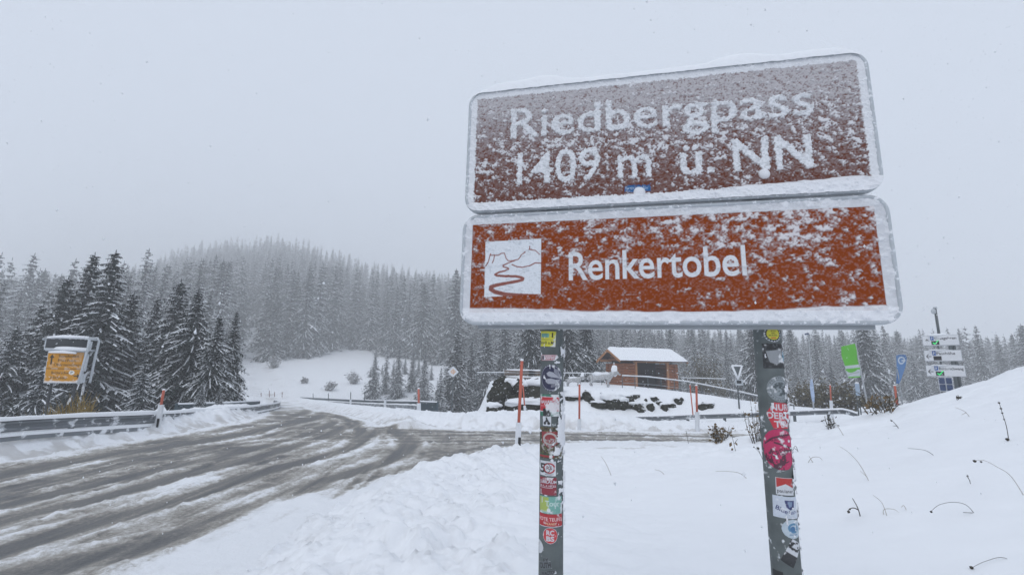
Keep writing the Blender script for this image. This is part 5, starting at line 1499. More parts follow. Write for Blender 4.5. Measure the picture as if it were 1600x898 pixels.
def small_signs():
    # diamond priority sign
    d = 24.0; c = P(708, 580.5, d); s = d / F_PX; x, y = c[0], c[1]; z = H1(x, y)
    root = thing('priority_sign', 'snowy white diamond sign with faded orange centre on a thin post', 'sign', (x, y, z))
    mb = MB()
    for r, off, mi in ((8.6, 0, 0), (4.6, -.006, 1)):
        f = [c + np.array([a * r * s, off, b * r * s]) for a, b in ((1, 0), (0, 1), (-1, 0), (0, -1))]; b_ = [p + np.array([0, .02 if mi == 0 else .004, 0]) for p in f]
        mb.add(f + b_, [(0, 1, 2, 3), (7, 6, 5, 4), (0, 4, 5, 1), (1, 5, 6, 2), (2, 6, 7, 3), (3, 7, 4, 0)], mi)
    mb.build('diamond_plate', [M['white_plastic'], mat('faded_orange', (.62, .42, .3), .6, .2, 8, 0, snow=.4)], root)
    mb = MB(); mb.tube([(x, y + .05, z - .4), (x, y + .05, c[2] + .2)], .03, 8); mb.build('post', M['steel'], root, True)
    # give-way sign seen from behind
    d = 21.0; s = d / F_PX; c = P(1152, 583, d); x, y = c[0], c[1]; z = H1(x, y)
    root = thing('yield_sign', 'back of a grey downward triangle sign with a small square plate below', 'sign', (x, y, z))
    mb = MB(); tri = lambda k: [c + np.array([a * k * s, 0, b * k * s]) for a, b in ((-7.6, 11.5), (7.6, 11.5), (0.4, -8.5))]
    f = tri(1); b_ = [p + np.array([0, .02, 0]) for p in f]
    mb.add(f + b_, [(0, 1, 2), (5, 4, 3), (0, 3, 4, 1), (1, 4, 5, 2), (2, 5, 3, 0)]); mb.build('triangle_plate', M['steel'], root)
    mb = MB()
    for i in range(3): mb.tube([tri(1)[i] + np.array([0, -.01, 0]), tri(1)[(i + 1) % 3] + np.array([0, -.01, 0])], .045, 6)
    mb.build('snowy_edge', M['snow_cap'], root, True)
    mb = MB(); mb.box(P(1155, 597, d), (12 * s, .02, 9 * s)); mb.build('extra_plate', M['rimgrey'], root)
    mb = MB(); mb.box(P(1154.5, 596.5, d) + np.array([0, -.016, 0]), (7 * s, .01, 4.5 * s)); mb.build('plate_bracket', M['dark'], root)
    mb = MB(); mb.tube([(x, y + .05, z - .3), (x, y + .05, c[2] + .3)], .035, 8); mb.build('post', M['steel'], root, True)


def flags():
    # green banner on a leaning pole
    d = 24.0; s = d / F_PX
    root = thing('banner_flag', 'bright green and white banner hanging from a slim leaning pole', 'flag', P(1358, 640, d))
    a = P(1336.5, 535, d); b = P(1355.5, 632, d); foot = np.array([b[0], b[1], H1(b[0], b[1]) - .3])
    mb = MB(); mb.tube([foot, b, a], [.045, .04, .03], 8); mb.build('flagpole', M['alu'], root, True)
    q = [P(1314, 541, d), P(1336, 536.5, d), P(1345.5, 589, d), P(1326, 590.5, d)]    # tl tr br bl
    w, h = 22 * s, 53 * s
    cv = Canvas(w, h, .02, lin(92, 178, 48)); wh = lin(190, 196, 200)
    cv.rect(0, .29 * h, w, .38 * h, wh)
    cv.poly([(0, .05 * h), (w, .04 * h), (w, .22 * h), (.78 * w, .24 * h), (.6 * w, .19 * h), (.4 * w, .16 * h), (.2 * w, .18 * h), (.06 * w, .25 * h), (0, .2 * h)], wh)
    cv.line([(.15 * w, .1 * h), (.5 * w, .14 * h), (.9 * w, .16 * h)], .03 * w, lin(110, 125, 120))
    n = fbm(cv.X * 3, cv.Y * 3, 701, 2)

    def fn(X, Y):
        u = X / w; v = Y / h
        p = np.multiply.outer((1 - u) * v, q[0]) + np.multiply.outer(u * v, q[1]) + np.multiply.outer(u * (1 - v), q[2]) + np.multiply.outer((1 - u) * (1 - v), q[3])
        p[:, 1] += .1 * np.sin(u * 5 + v * 3) * (1 - u) + .03 * np.sin(v * 11 + u * 2)
        return p
    canvas_mesh('banner', cv, fn, M['cloth'], root)
    mb = MB(); c = P(1356, 636, d); mb.blob((c[0], c[1], H1(c[0], c[1]) + .12), (.45, .3, .2), 4, 2, .2); mb.build('snowy_base', M['snow_cap'], root, True)
    # blue feather flag
    d = 22.0; s = d / F_PX
    root = thing('feather_flag', 'narrow blue feather flag with a white ring emblem on a thin bent pole', 'flag', P(1411, 632, d))
    pl = [P(1411, 634, d), P(1406, 600, d), P(1401, 570, d), P(1400.5, 557, d), P(1404, 553, d), P(1412, 553.5, d)]
    pl[0] = np.array([pl[0][0], pl[0][1], H1(pl[0][0], pl[0][1]) - .3])
    mb = MB(); mb.tube(dens(pl, 5), .022, 8); mb.build('flagpole', M['alu'], root, True)
    w, h = 17 * s, 46 * s
    cv = Canvas(w, h, .02, lin(92, 130, 178)); wh = lin(200, 208, 216)
    cv.ell(.5 * w, .8 * h, .34 * w, .13 * h, wh, .66); cv.poly([(.5 * w, .82 * h), (.9 * w, .82 * h), (.86 * w, .76 * h), (.5 * w, .77 * h)], wh)
    L = lambda v: np.interp(v, [0, .3, .75, 1], [1400, 1401, 1401, 1400]); R = lambda v: np.interp(v, [0, .2, .6, .9, 1], [1405, 1409, 1415, 1417, 1415])

    def fn2(X, Y):
        u = X / w; v = Y / h
        uu = L(v) + (R(v) - L(v)) * u; vv = 599 - 45 * v
        r = FW[None] + np.multiply.outer((uu - 800) / F_PX, RT) + np.multiply.outer((449 - vv) / F_PX, UP)
        p = EYE[None] + r * ((d + .07 * np.sin(u * 4 + v * 6)) / r[:, 1])[:, None]
        return p
    canvas_mesh('feather', cv, fn2, M['cloth'], root)
    # tall slim pole with furled blue-white flag
    d = 26.0
    a = P(1263, 520, d); b = P(1270.5, 628, d); zb = H1(b[0], b[1])
    root = thing('furled_flag', 'tall white pole with a furled blue and white flag wrapped round its foot', 'flag', (b[0], b[1], zb))
    mb = MB(); mb.tube([(b[0], b[1], zb - .3), b, a], [.045, .04, .028], 8); mb.build('flagpole', M['alu'], root, True)
    mb = MB(); mb.tube([P(1268, 592, d), P(1268.5, 605, d), P(1270, 618, d), P(1271, 628, d)], [.05, .1, .09, .05], 8, 0); mb.build('furled_cloth', mat('furled_cloth', (.36, .45, .62), .8, .5, 7, .2, snow=.3), root, True)
    mb = MB(); mb.tube([P(1258, 522, d), P(1263, 521, d)], .05, 6); mb.build('flag_tip', M['navy'], root)
    # small light-blue pillar sign
    d = 18.0; b = P(1341, 640, d); zb = H1(b[0], b[1])
    root = thing('blue_pillar_sign', 'small pale blue upright panel on twin legs below the green banner', 'sign', (b[0], b[1], zb))
    mb = MB(); c = P(1340, 608, d); s = d / F_PX; mb.box(c, (5.5 * s, .05, 18 * s)); mb.build('panel', mat('pale_blue_panel', (.35, .44, .55), .6, .3, 8, .1, snow=.3), root)
    mb = MB(); mb.blob(c + np.array([0, 0, 9.5 * s]), (3 * s, .06, 1.5 * s), 6, 2, .1); mb.build('snow_cap', M['snow_cap'], root, True)
    for k in (-1.6, 2.0):
        mb = MB(); q = c + np.array([k * s, .04, 0]); mb.tube([(q[0], q[1], H1(q[0], q[1]) - .3), (q[0], q[1], q[2] - 8 * s)], .022, 6); mb.build('leg', M['steel'], root)


# ------------------------------------------------------------------ hut, railings, terrace
def hut():
    d = 35.5; c = P(1003, 600, d); yaw = math.radians(17)
    ax = np.array([math.cos(yaw), math.sin(yaw), 0]); ay = np.array([-math.sin(yaw), math.cos(yaw), 0]); az = np.array([0, 0, 1.0])
    z0 = H1(c[0], c[1]) - .05
    O = np.array([c[0], c[1], z0])
    root = thing('log_hut', 'small log hut with open front and snow-covered saddle roof on the terrace', 'hut', O)
    g = lambda x, y, z: O + ax * x + ay * y + az * z
    hl, hd, hw = 2.1, 1.25, 2.05          # half length, half depth, wall height
    r = .105
    n = int(hw / (2 * r))
    def logs(mb, a, b, k0=0, k1=n, ext=.22):
        a = np.array(a, float); b = np.array(b, float); e = (b - a) / np.linalg.norm(b - a)
        for k in range(k0, k1):
            zz = r + 2 * r * k * .97
            p, q = a - e * ext, b + e * ext
            mb.tube([g(p[0], p[1], zz), g(q[0], q[1], zz)], r, 10)
    for nm, a, b in (('wall', (-hl, -hd), (-hl, hd)), ('wall', (hl, -hd), (hl, hd)), ('wall', (-hl, hd), (hl, hd))):
        mb = MB(); logs(mb, a, b); mb.build(nm, M['log'], root, True)
    mb = MB(); logs(mb, (-hl, -hd), (-hl + 0.72, -hd), ext=.18); mb.build('wall', M['log'], root, True)
    mb = MB(); logs(mb, (hl - 0.62, -hd), (hl, -hd), ext=.18); mb.build('wall', M['log'], root, True)
    # gable logs
    for sx in (-1, 1):
        mb = MB()
        for k in range(4):
            zz = hw + r + 2 * r * k; half = (hd + .1) * (1 - (k + .6) / 4.6)
            mb.tube([g(sx * hl, -half, zz), g(sx * hl, half, zz)], r, 10)
        mb.build('gable', M['log'], root, True)
    mb = MB()
    for x in (-hl + .80, hl - .70): mb.box(g(x, -hd - .02, hw / 2), (.16, .2, hw), axes=(ax, ay, az))
    mb.box(g(0.05, -hd - .02, hw - .06), (2 * hl - 1.2, .22, .18), axes=(ax, ay, az)); mb.build('opening_frame', M['beam'], root)
    mb = MB(); mb.box(g(0, hd - .2, hw / 2), (2 * hl - .3, .05, hw), axes=(ax, ay, az)); mb.box(g(0, 0, .03), (2 * hl - .2, 2 * hd - .2, .06), axes=(ax, ay, az)); mb.build('lining', M['interior'], root)
    mb = MB(); mb.box(g(-.75, hd - .24, 1.25), (.5, .02, .6), axes=(ax, ay, az)); mb.build('window_light_patch', mat('painted_window_light', (.4, .43, .46), .7, .4, 6, 0), root)  # pale patch painted as daylight showing through an opening in the back wall
    mb = MB(); mb.box(g(.2, hd - .55, .5), (2.0, .4, .08), axes=(ax, ay, az)); mb.box(g(-.6, hd - .55, .23), (.1, .35, .46), axes=(ax, ay, az)); mb.box(g(1.0, hd - .55, .23), (.1, .35, .46), axes=(ax, ay, az)); mb.build('bench', M['interior'], root)
    # roof
    ov, og = .55, .75; rz = hw + .78; ez = hw - .08
    ys = hd + ov
    mb = MB()
    for sy in (-1, 1):
        a = [g(-hl - og, sy * ys, ez), g(hl + og, sy * ys, ez), g(hl + og, 0, rz), g(-hl - og, 0, rz)]
        b_ = [p + az * .07 for p in a]
        mb.add(a + b_, [(0, 1, 2, 3), (7, 6, 5, 4), (0, 4, 5, 1), (1, 5, 6, 2), (2, 6, 7, 3), (3, 7, 4, 0)])
    roof = mb.build('roof', M['interior'], root)
    mb = MB()
    for sx in (-1, 1):
        for sy in (-1, 1):
            p, q = g(sx * (hl + og + .02), sy * ys, ez - .02), g(sx * (hl + og + .02), 0, rz - .02); e = (q - p); L = np.linalg.norm(e); e /= L
            mb.box((p + q) / 2, (L, .04, .18), axes=(e, ax, np.cross(e, ax)))
    mb.build('bargeboard', M['beam'], roof)
    mb = MB()
    for sx in (-1, 1): mb.tube([g(sx * (hl - .2), 0, rz - .12), g(sx * (hl + og), 0, rz - .12)], .09, 8)
    for sy in (-1, 1): mb.tube([g(-hl - og + .05, sy * hd, hw + .02), g(hl + og - .05, sy * hd, hw + .02)], .1, 8)
    mb.build('purlin', M['beam'], roof, True)
    # snow slab on the roof with soft edges
    mb = MB(); nu, nv = 30, 25; vs = []
    for i in range(nu):
        for j in range(nv):
            u = -1 + 2 * i / (nu - 1); v = -1 + 2 * j / (nv - 1)
            x = u * (hl + og + .05); y = v * (ys + .06)
            zz = rz + .07 - (rz - ez) * abs(v) * (1.0) - (.0 if abs(v) > .04 else -.01)
            ed = min(1, (1 - abs(u)) * 14) * min(1, (1 - abs(v)) * 9)
            t = .15 * ed ** .5 + .05 * (fbm(np.array([x * 2]), np.array([y * 2]), 5)[0] - .5) - (.03 if ed < .02 else 0)
            vs.append(g(x, y, zz + .01 + t))
    mb.add(vs, [(i * nv + j, (i + 1) * nv + j, (i + 1) * nv + j + 1, i * nv + j + 1) for i in range(nu - 1) for j in range(nv - 1)])
    mb.build('roof_snow', M['snow_cap'], roof, True)


def handrail(label, pts, h, nposts, mids=True):
    path = dens(pts, 6); path, fr = path_frames(path)
    root = thing('handrail', label, 'railing', path[0] - np.array([0, 0, h]), 'tube railings on the terrace')
    mb = MB(); mb.tube(path, .026, 8); mb.build('rail', M['alu'], root, True)
    snow_strip(path, fr, .03, .035, 29, 'snow_cap', root, .018)
    if mids: mb = MB(); mb.tube(path - np.array([0, 0, h * .5]), .012, 6); mb.build('mid_rail', M['alu'], root, True)
    L = np.concatenate([[0], np.cumsum(np.linalg.norm(np.diff(path, axis=0), axis=1))])
    for s in np.linspace(0, L[-1], nposts):
        p = np.array([np.interp(s, L, path[:, k]) for k in range(3)]); zb = min(H1(p[0], p[1]) - .2, p[2] - h)
        mb = MB(); mb.tube([(p[0], p[1], zb), (p[0], p[1], p[2])], .022, 8); mb.build('post', M['steel'], root, True)


def sculpture(label, u0, v0, d, L, facing, seed, sit=False):
    """wicker animal, snow-caked: one skinned body"""
    p = P(u0, v0, d); x, y = p[0], p[1]; z = H1(x, y)
    k = L
    f = facing
    pts = {'hip': (-.38, 0, .62), 'chest': (.30, 0, .66), 'mid': (-.02, 0, .60), 'neck': (.48, 0, .82), 'head': (.66, 0, .86), 'muzzle': (.84, 0, .76), 'tailb': (-.52, 0, .66), 'tailt': (-.62, .02, .45),
           'fl1': (.32, .13, .38), 'fl2': (.33, .14, .03), 'fr1': (.28, -.13, .38), 'fr2': (.24, -.14, .03), 'hl1': (-.36, .13, .40), 'hl2': (-.44, .14, .22), 'hl3': (-.40, .14, .03), 'hr1': (-.42, -.13, .40), 'hr2': (-.52, -.14, .22), 'hr3': (-.50, -.14, .03),
           'ear1': (.62, .08, 1.04), 'ear2': (.62, -.08, 1.04)}
    rad = {'hip': .2, 'chest': .22, 'mid': .19, 'neck': .13, 'head': .11, 'muzzle': .05, 'tailb': .06, 'tailt': .04, 'fl1': .06, 'fl2': .04, 'fr1': .06, 'fr2': .04, 'hl1': .09, 'hl2': .05, 'hl3': .04, 'hr1': .09, 'hr2': .05, 'hr3': .04, 'ear1': .025, 'ear2': .025}
    ed = [('hip', 'mid'), ('mid', 'chest'), ('chest', 'neck'), ('neck', 'head'), ('head', 'muzzle'), ('hip', 'tailb'), ('tailb', 'tailt'), ('chest', 'fl1'), ('fl1', 'fl2'), ('chest', 'fr1'), ('fr1', 'fr2'), ('hip', 'hl1'), ('hl1', 'hl2'), ('hl2', 'hl3'), ('hip', 'hr1'), ('hr1', 'hr2'), ('hr2', 'hr3'), ('head', 'ear1'), ('head', 'ear2')]
    nm = list(pts); me = bpy.data.meshes.new('wicker_animal')
    me.from_pydata([(f * pts[n][0] * k, pts[n][1] * k, pts[n][2] * k) for n in nm], [(nm.index(a), nm.index(b)) for a, b in ed], [])
    o = bpy.data.objects.new('wicker_animal', me); COL.objects.link(o)
    md = o.modifiers.new('skin', 'SKIN')
    for i, n in enumerate(nm): me.skin_vertices[0].data[i].radius = (rad[n] * k, rad[n] * k)
    me.skin_vertices[0].data[0].use_root = True
    sb = o.modifiers.new('smooth', 'SUBSURF'); sb.levels = 1; sb.render_levels = 1
    dg = bpy.context.evaluated_depsgraph_get(); m2 = bpy.data.meshes.new_from_object(o.evaluated_get(dg))
    o.modifiers.clear(); o.data = m2; m2.transform(Matrix.Diagonal((1.12, 1.1, .8, 1))); nz = [fbm(np.array([v.co.x * 9]), np.array([v.co.z * 9 + v.co.y * 7]), 3, 2)[0] - .5 for v in m2.vertices]
    for v, q in zip(m2.vertices, nz): v.co += v.normal * q * .12
    m2.materials.clear(); m2.materials.append(M['wicker'])
    o.location = (x, y, z); _origin[o.name] = (x, y, z)
    tag(o, label, 'sculpture', 'wicker animal sculptures')
    mb = MB(); mb.blob((x, y, z + .62 * k), (.46 * k, .17 * k, .13 * k), seed, 3, .45); mb.blob((x + f * .66 * k, y, z + .80 * k), (.15 * k, .1 * k, .3 * k), seed + 1, 3, .35)
    mb.build('snow_cap', M['snow_cap'], o, True)


def terrace():
    hut()
    handrail('tube railing sloping down the ramp in front of the hut', [P(972, 587, 27), P(1008, 588.5, 26.6), P(1040, 592, 26.2), P(1075, 596.5, 25.6), P(1110, 603, 25.0), P(1150, 611, 24.4), P(1195, 621, 23.8), P(1240, 632, 23.2)], .8, 13)
    handrail('level tube railing behind the wicker animals left of the hut', [P(745, 582, 33), P(800, 582, 33), P(870, 582.5, 33), P(940, 583.5, 32.5)], .85, 7)
    handrail('level tube railing to the right behind the hut', [P(1062, 590, 36), P(1100, 591, 36), P(1134, 592, 36)], .8, 4)
    # slatted bench backs beyond the railing
    for u, w, lab in ((812, 2.0, 'weathered plank bench left of the dark post sticker, under snow'), (842, 1.3, 'short weathered plank bench just left of the stickered post')):
        d = 30; c = P(u, 590, d); z = H1(c[0], c[1])
        root = thing('plank_bench', lab, 'bench', (c[0], c[1], z), 'plank benches on the terrace')
        mb = MB()
        for k in range(3): mb.box((c[0], c[1] + .2, z + .5 + .17 * k), (w, .05, .13))
        mb.build('backrest', M['plank'], root)
        mb = MB(); mb.box((c[0], c[1] - .05, z + .42), (w, .42, .06)); mb.build('seat', M['plank'], root)
        for sx in (-1, 1): mb = MB(); mb.box((c[0] + sx * w * .42, c[1] + .02, z + .19), (.1, .4, .4)); mb.build('leg', M['plank'], root)
        mb = MB(); mb.blob((c[0], c[1] + .2, z + .93), (w / 2, .07, .06), 3, 2, .2); mb.blob((c[0], c[1] - .05, z + .48), (w / 2, .2, .08), 4, 2, .2); mb.build('snow_cap', M['snow_cap'], root, True)
    sculpture('long wicker animal under snow with raised pointed ears beside the hut gable', 940, 604, 28.0, 1.22, 1, 3)
    sculpture('smaller snow-caked wicker animal right of the stickered post', 897, 604, 28.5, .78, 1, 6)
    # boulders of the wall
    B = [(771, 645, 11, 12), (780, 628, 15, 22), (769, 626, 8, 14), (786, 606, 14, 15), (801, 610, 14, 14), (797, 634, 20, 14), (812, 622, 12, 22), (830, 628, 26, 18), (848, 618, 26, 20), (838, 612, 14, 10), (808, 642, 16, 10),
         (893, 623, 22, 6), (917, 621, 9, 12), (923, 627, 8, 9), (936, 634, 17, 9), (958, 632, 20, 18), (972, 634, 16, 14), (981, 624, 12, 9), (991, 620, 12, 6), (993, 637, 15, 9), (1002, 642, 10, 5), (1017, 638, 7, 10), (1023, 625, 8, 7), (1030, 630.5, 8, 4), (1039, 638, 7, 9), (1049, 635, 10, 6), (1062, 628, 9, 9), (1098, 637, 10, 10), (1107, 634, 14, 6), (1009, 626, 4, 4), (820, 640, 26, 12), (790, 620, 14, 18), (840, 634, 30, 12), (856, 632, 16, 16)]
    for i, (u, v, w, h) in enumerate(B):
        p = hit(u, v + h * .3, 60)
        d = np.clip(p[1], 19.8, 23.0); s = d / F_PX
        c = P(u, v, d + .0)
        zt = H1(c[0], c[1])
        kk = 1.1 if u < 860 else .78; rx, rz_ = w * s * kk, h * s * kk
        big = w * h
        where = 'in the dark rock face at the left end of the wall' if u < 860 else 'peeking from the snowy wall below the hut'
        o = thing('boulder', 'dark mossy boulder ' + where, 'boulder', c, 'boulders of the rock wall')
        mb = MB(); cc = c + np.array([0, rx * .35, 0]); mb.blob(cc, (rx, max(rx, rz_) * .8, rz_), i + 3, 3, .42, 0, 1.5); mb.build('rock', M['rock'], o)
        if u < 860 and i % 2: continue
        mb = MB(); mb.blob(cc + np.array([0, .1, rz_ * .8]), (rx * 1.08, rx * .9, rz_ * .42), i + 60, 3, .35, 0, 1.6); mb.build('snow_cap', M['snow_cap'], o, True)


# ------------------------------------------------------------------ plants
def leafy(name, label, cat, c, size, n, leaf, mats, seed, group=None, stems=14, zsq=1.0, snow=.15):
    rs = np.random.RandomState(seed); root = thing(name, label, cat, c, group)
    st = MB(); lf = MB()
    for i in range(stems):
        a = rs.uniform(0, 6.28); r = rs.uniform(0, .95)
        tip = np.array(c) + np.array([math.cos(a) * r * size[0], math.sin(a) * r * size[1], size[2] * rs.uniform(.55, 1.0) * (1 - .35 * r * r)])
        b = np.array(c) + np.array([math.cos(a) * r * size[0] * .4, math.sin(a) * r * size[1] * .4, -.1])
        mid = (b + tip) / 2 + rs.uniform(-.1, .1, 3) * size[0]
        st.tube([b, mid, tip], [leaf * .14, leaf * .1, leaf * .05], 4, cap=False)
        for k in range(n // stems):
            t = rs.uniform(.2, 1.0); p = b + (tip - b) * t + rs.normal(0, .13, 3) * np.array(size) * (.4 + .6 * t)
            d = rs.normal(0, 1, 3); d[2] *= .6; d /= np.linalg.norm(d); w = np.cross(d, rs.normal(0, 1, 3)); w /= np.linalg.norm(w) + 1e-9
            l = leaf * rs.uniform(.6, 1.4)
            lf.add([p, p + d * l * .5 + w * l * .28, p + d * l, p + d * l * .5 - w * l * .28], [(0, 1, 2, 3)], 1 if rs.rand() < snow else 0)
    st.build('stems', M['stalk'], root); lf.build('leaves', mats, root)
    return root


def stalk(label, lines, name='weed_stalk', r=.004, m='stalk', buds=(), leaves=(), group='dry stalks in the snow', grow_d=None):
    u0, v0 = lines[0][0]
    p = hit(u0, v0); d = p[1]; root = thing(name, label, 'plant', p, group)
    mb = MB(); s = d / F_PX
    for ln in lines:
        pts = [P(u, v, d + .06 * math.sin(i * 1.3)) for i, (u, v) in enumerate(ln)]
        if ln is lines[0]: pts[0] = pts[0] - np.array([0, 0, .08])
        pts = dens(pts, 5) if len(pts) > 2 else np.array(pts)
        rr = np.linspace(1, .55, len(pts)) * max(r, .42 * s)
        mb.tube(pts, list(rr), 5)
    mb.build('stem', M[m], root, True)
    if buds:
        mb = MB()
        for u, v, k in buds: mb.blob(P(u, v, d), (k * s,) * 3, 3, 1, .3)
        mb.build('buds', M['stalk'], root)
    if leaves:
        mb = MB()
        for u, v, du, dv in leaves:
            a = P(u, v, d); b = P(u + du, v + dv, d - .04); w = np.array([(b - a)[2], .3 * np.linalg.norm(b - a), -(b - a)[0]]); w = w / np.linalg.norm(w) * np.linalg.norm(b - a) * .26
            mb.add([a, (a + b) / 2 + w, b, (a + b) / 2 - w], [(0, 1, 2, 3)])
        mb.build('leaf', M['brown_leaf'], root)
    return root


def plants():
    stalk('tall dark budded stalk standing on the right snow slope near the crest', [[(1576, 690), (1573, 668), (1567, 648), (1561, 628)], [(1574, 690), (1582, 688), (1568, 692)]], buds=[(1561, 629, 1.6), (1564, 638, 1.6), (1566, 645, 1.4), (1574, 686, 2.6), (1569, 655, 1.2)], r=.005)
    stalk('hooked dark stalk sticking out of open snow right of the right sign post', [[(1346, 808), (1341, 795), (1332, 778)], [(1341, 796), (1334, 793), (1327, 795), (1325, 801)]], buds=[(1326, 799, 2.2), (1328, 795, 1.5)], r=.006)
    stalk('short forked dark twig on the snow below the blue flag', [[(1408, 669), (1398, 661), (1391, 655)], [(1402, 665), (1395, 665)], [(1399, 662), (1404, 668)]], buds=[(1393, 657, 1.5)], r=.006)
    stalk('long arching stalk with dark drooping tip at the right picture edge', [[(1604, 772), (1580, 744), (1556, 728), (1538, 719), (1523, 719)]], buds=[(1523, 720, 2.4), (1533, 721, 1.6)], m='straw', r=.003)
    stalk('flat arching grass stalk with a dark seed head in the lower slope', [[(1530, 802), (1512, 790), (1490, 784), (1468, 788), (1455, 798)], [(1505, 800), (1530, 801)]], buds=[(1455, 799, 1.8)], r=.002)
    stalk('thin brown stalk lying level across the middle of the slope', [[(1468, 711), (1448, 704), (1419, 700)]], r=.002)
    stalk('long grass blade with dark tip at the bottom right corner', [[(1602, 876), (1570, 871), (1540, 876), (1517, 887)]], buds=[(1518, 886, 2.6)], r=.002)
    stalk('pale grass blade leaning up the slope beside the right post', [[(1362, 752), (1345, 728), (1328, 708), (1312, 697)], [(1355, 745), (1344, 735)]], m='straw', r=.0015)
    stalk('tuft of thin bent grasses low on the slope right of the post', [[(1386, 808), (1380, 797), (1396, 795), (1404, 800)], [(1386, 808), (1408, 800), (1434, 806)], [(1386, 806), (1378, 785), (1364, 773)], [(1416, 796), (1412, 789), (1408, 792)]], m='straw', r=.0015)
    stalk('small spiky twig in open snow left of the arching stalk', [[(1520, 758), (1514, 748), (1511, 741)], [(1516, 751), (1510, 743)]], r=.002, buds=[(1512, 743, 1.2)])
    stalk('faint low grass stalk near the crest left of the tall stalk', [[(1518, 650), (1508, 643), (1492, 636)], [(1510, 644), (1502, 648)]], m='straw', r=.002)
    stalk('straight thin stalk standing in open snow before the side road', [[(1077, 694), (1074, 684), (1072, 672)]], m='stalk', r=.003, buds=[(1073, 676, .8)])
    stalk('thin slanted blade in the snow between the posts, nearest the left post', [[(958, 743), (948, 726), (939, 712)]], m='straw', r=.002)
    stalk('tiny fallen blade in the snow midway between the posts', [[(1044, 743), (1034, 737), (1023, 733)]], m='straw', r=.002)
    stalk('curved fine blade lying in snow close to the right post', [[(1176, 749), (1158, 740), (1138, 736), (1118, 736)]], m='straw', r=.0015)
    stalk('leafy brown twig upright in the snow between road and right post', [[(1151, 708), (1147, 694), (1143, 678)], [(1147, 693), (1153, 685)]], leaves=[(1143, 690, -3, 8), (1149, 690, 3, 6), (1146, 700, -4, 3)], r=.004)
    stalk('dark umbel stalks leaning against the right sign post', [[(1196, 724), (1188, 709), (1178, 698)], [(1192, 715), (1191, 698)], [(1188, 709), (1184, 699)]], buds=[(1178, 698, 1.2), (1184.5, 700, 2.4), (1191, 697, 1.2)], r=.004)
    stalk('drooping leafless stem just right of the right sign post', [[(1248, 705), (1244, 697), (1240, 699)], [(1247, 704), (1241, 700), (1239, 703)]], r=.003)
    stalk('low grass blades right of the pink sticker', [[(1258, 722), (1268, 715), (1280, 714), (1285, 719)], [(1270, 722), (1264, 712)]], m='straw', r=.002)
    stalk('small dark tuft on the crest under the parking signs', [[(1497, 624), (1494, 620), (1497, 617)], [(1497, 624), (1501, 619), (1504, 621)], [(1497, 624), (1498, 617)]], buds=[(1497, 621, 2.6), (1500, 621, 2.0)], r=.003)
    stalk('pale slanting blade rising from snow under the right guardrail', [[(1322, 682), (1312, 670), (1306, 662), (1300, 652)]], m='straw', r=.002)
    p = hit(1122, 690)
    leafy('withered_shrub', 'low withered brown-leaved shrub beside the side road under snow', 'shrub', p, (.55, .3, .42), 260, .085, [M['brown_leaf'], M['tree_snow']], 4, stems=16, snow=.3)
    p = hit(1185, 688)
    leafy('tall_weed', 'upright leggy weed with few yellow-brown leaves left of the right post', 'plant', p, (.32, .2, 1.0), 110, .07, [M['brown_leaf'], M['tree_snow']], 8, stems=12, snow=.12)
    p = hit(1298, 668)
    leafy('snowy_weed', 'small dark weed caught in snow under the right guardrail pole', 'plant', p, (.3, .2, .3), 80, .06, [M['stalk'], M['tree_snow']], 12, stems=10, snow=.4)
    # broken branches on the crest
    p = hit(1372, 648, 40); root = thing('branch_pile', 'tangle of broken reddish-brown branches on the crest beside the leaning pole', 'branches', p)
    mb = MB(); rs = np.random.RandomState(5)
    for i in range(34):
        b = P(rs.uniform(1352, 1400), rs.uniform(632, 650), p[1] + rs.uniform(-.3, .6)); a = rs.uniform(-1.0, 1.0); L = rs.uniform(.15, .5)
        t = b + np.array([math.sin(a) * L, rs.uniform(-.2, .2), math.cos(a) * L * .8])
        mb.tube([b, (b + t) / 2 + rs.normal(0, .05, 3), t], [.012, .008, .004], 5)
    mb.build('twigs', M['stalk'], root)
    mb = MB()
    for i in range(70):
        q = P(rs.uniform(1352, 1398), rs.uniform(618, 648), p[1] + rs.uniform(-.3, .6)); d = rs.normal(0, 1, 3) * .06; w = rs.normal(0, 1, 3) * .03
        mb.add([q, q + d * .5 + w, q + d, q + d * .5 - w], [(0, 1, 2, 3)])
    mb.build('dead_leaves', M['brown_leaf'], root)
    # hedge and olive bushes
    for i, (u, d, w, h, lab) in enumerate(((1256, 32, 1.5, 2.4, 'tall olive bush behind the slim flagpole, leftmost of the hedge'), (1290, 30, 1.5, 2.1, 'olive-brown bush of the hedge behind the thin orange pole'), (1322, 29, 1.3, 2.0, 'olive-brown bush at the hedge end below the green banner'), (1100, 44, 2.3, 4.2, 'big olive bush with a dusting of snow right of the hut'), (1122, 47, 1.8, 3.2, 'smaller olive bush between the hut and the grey triangle sign'))):
        c = P(u, 630, d); z = H1(c[0], c[1])
        leafy('olive_bush', lab, 'bush', (c[0], c[1], z), (w, w * .7, h), 1900, .17, [M['olive'], M['tree_snow']], 30 + i, 'olive bushes behind the terrace edge', stems=40, snow=.06)
    for u, v, d, w, lab in ((516, 612, 84, 1.25, 'round leafless bush on the snow meadow above the parapet'), (552, 612, 90, 1.8, 'wide leafless bush on the snow meadow, right of the round one'), (474, 614, 88, .8, 'tiny leafless bush on the meadow nearest the far bend'), (425, 590, 100, 2.0, 'grey shrub at the foot of the hillside wood')):
        c = P(u, v, d); z = H1(c[0], c[1])
        leafy('bare_bush', lab, 'bush', (c[0], c[1], z), (w, w, w * 1.35), 700, .3, [M['bare_twigs'], M['tree_snow']], int(u), 'bare bushes on the meadow', stems=26, snow=.3)
    # long yellow grass behind the guardrail
    mb = MB(); rs = np.random.RandomState(9)
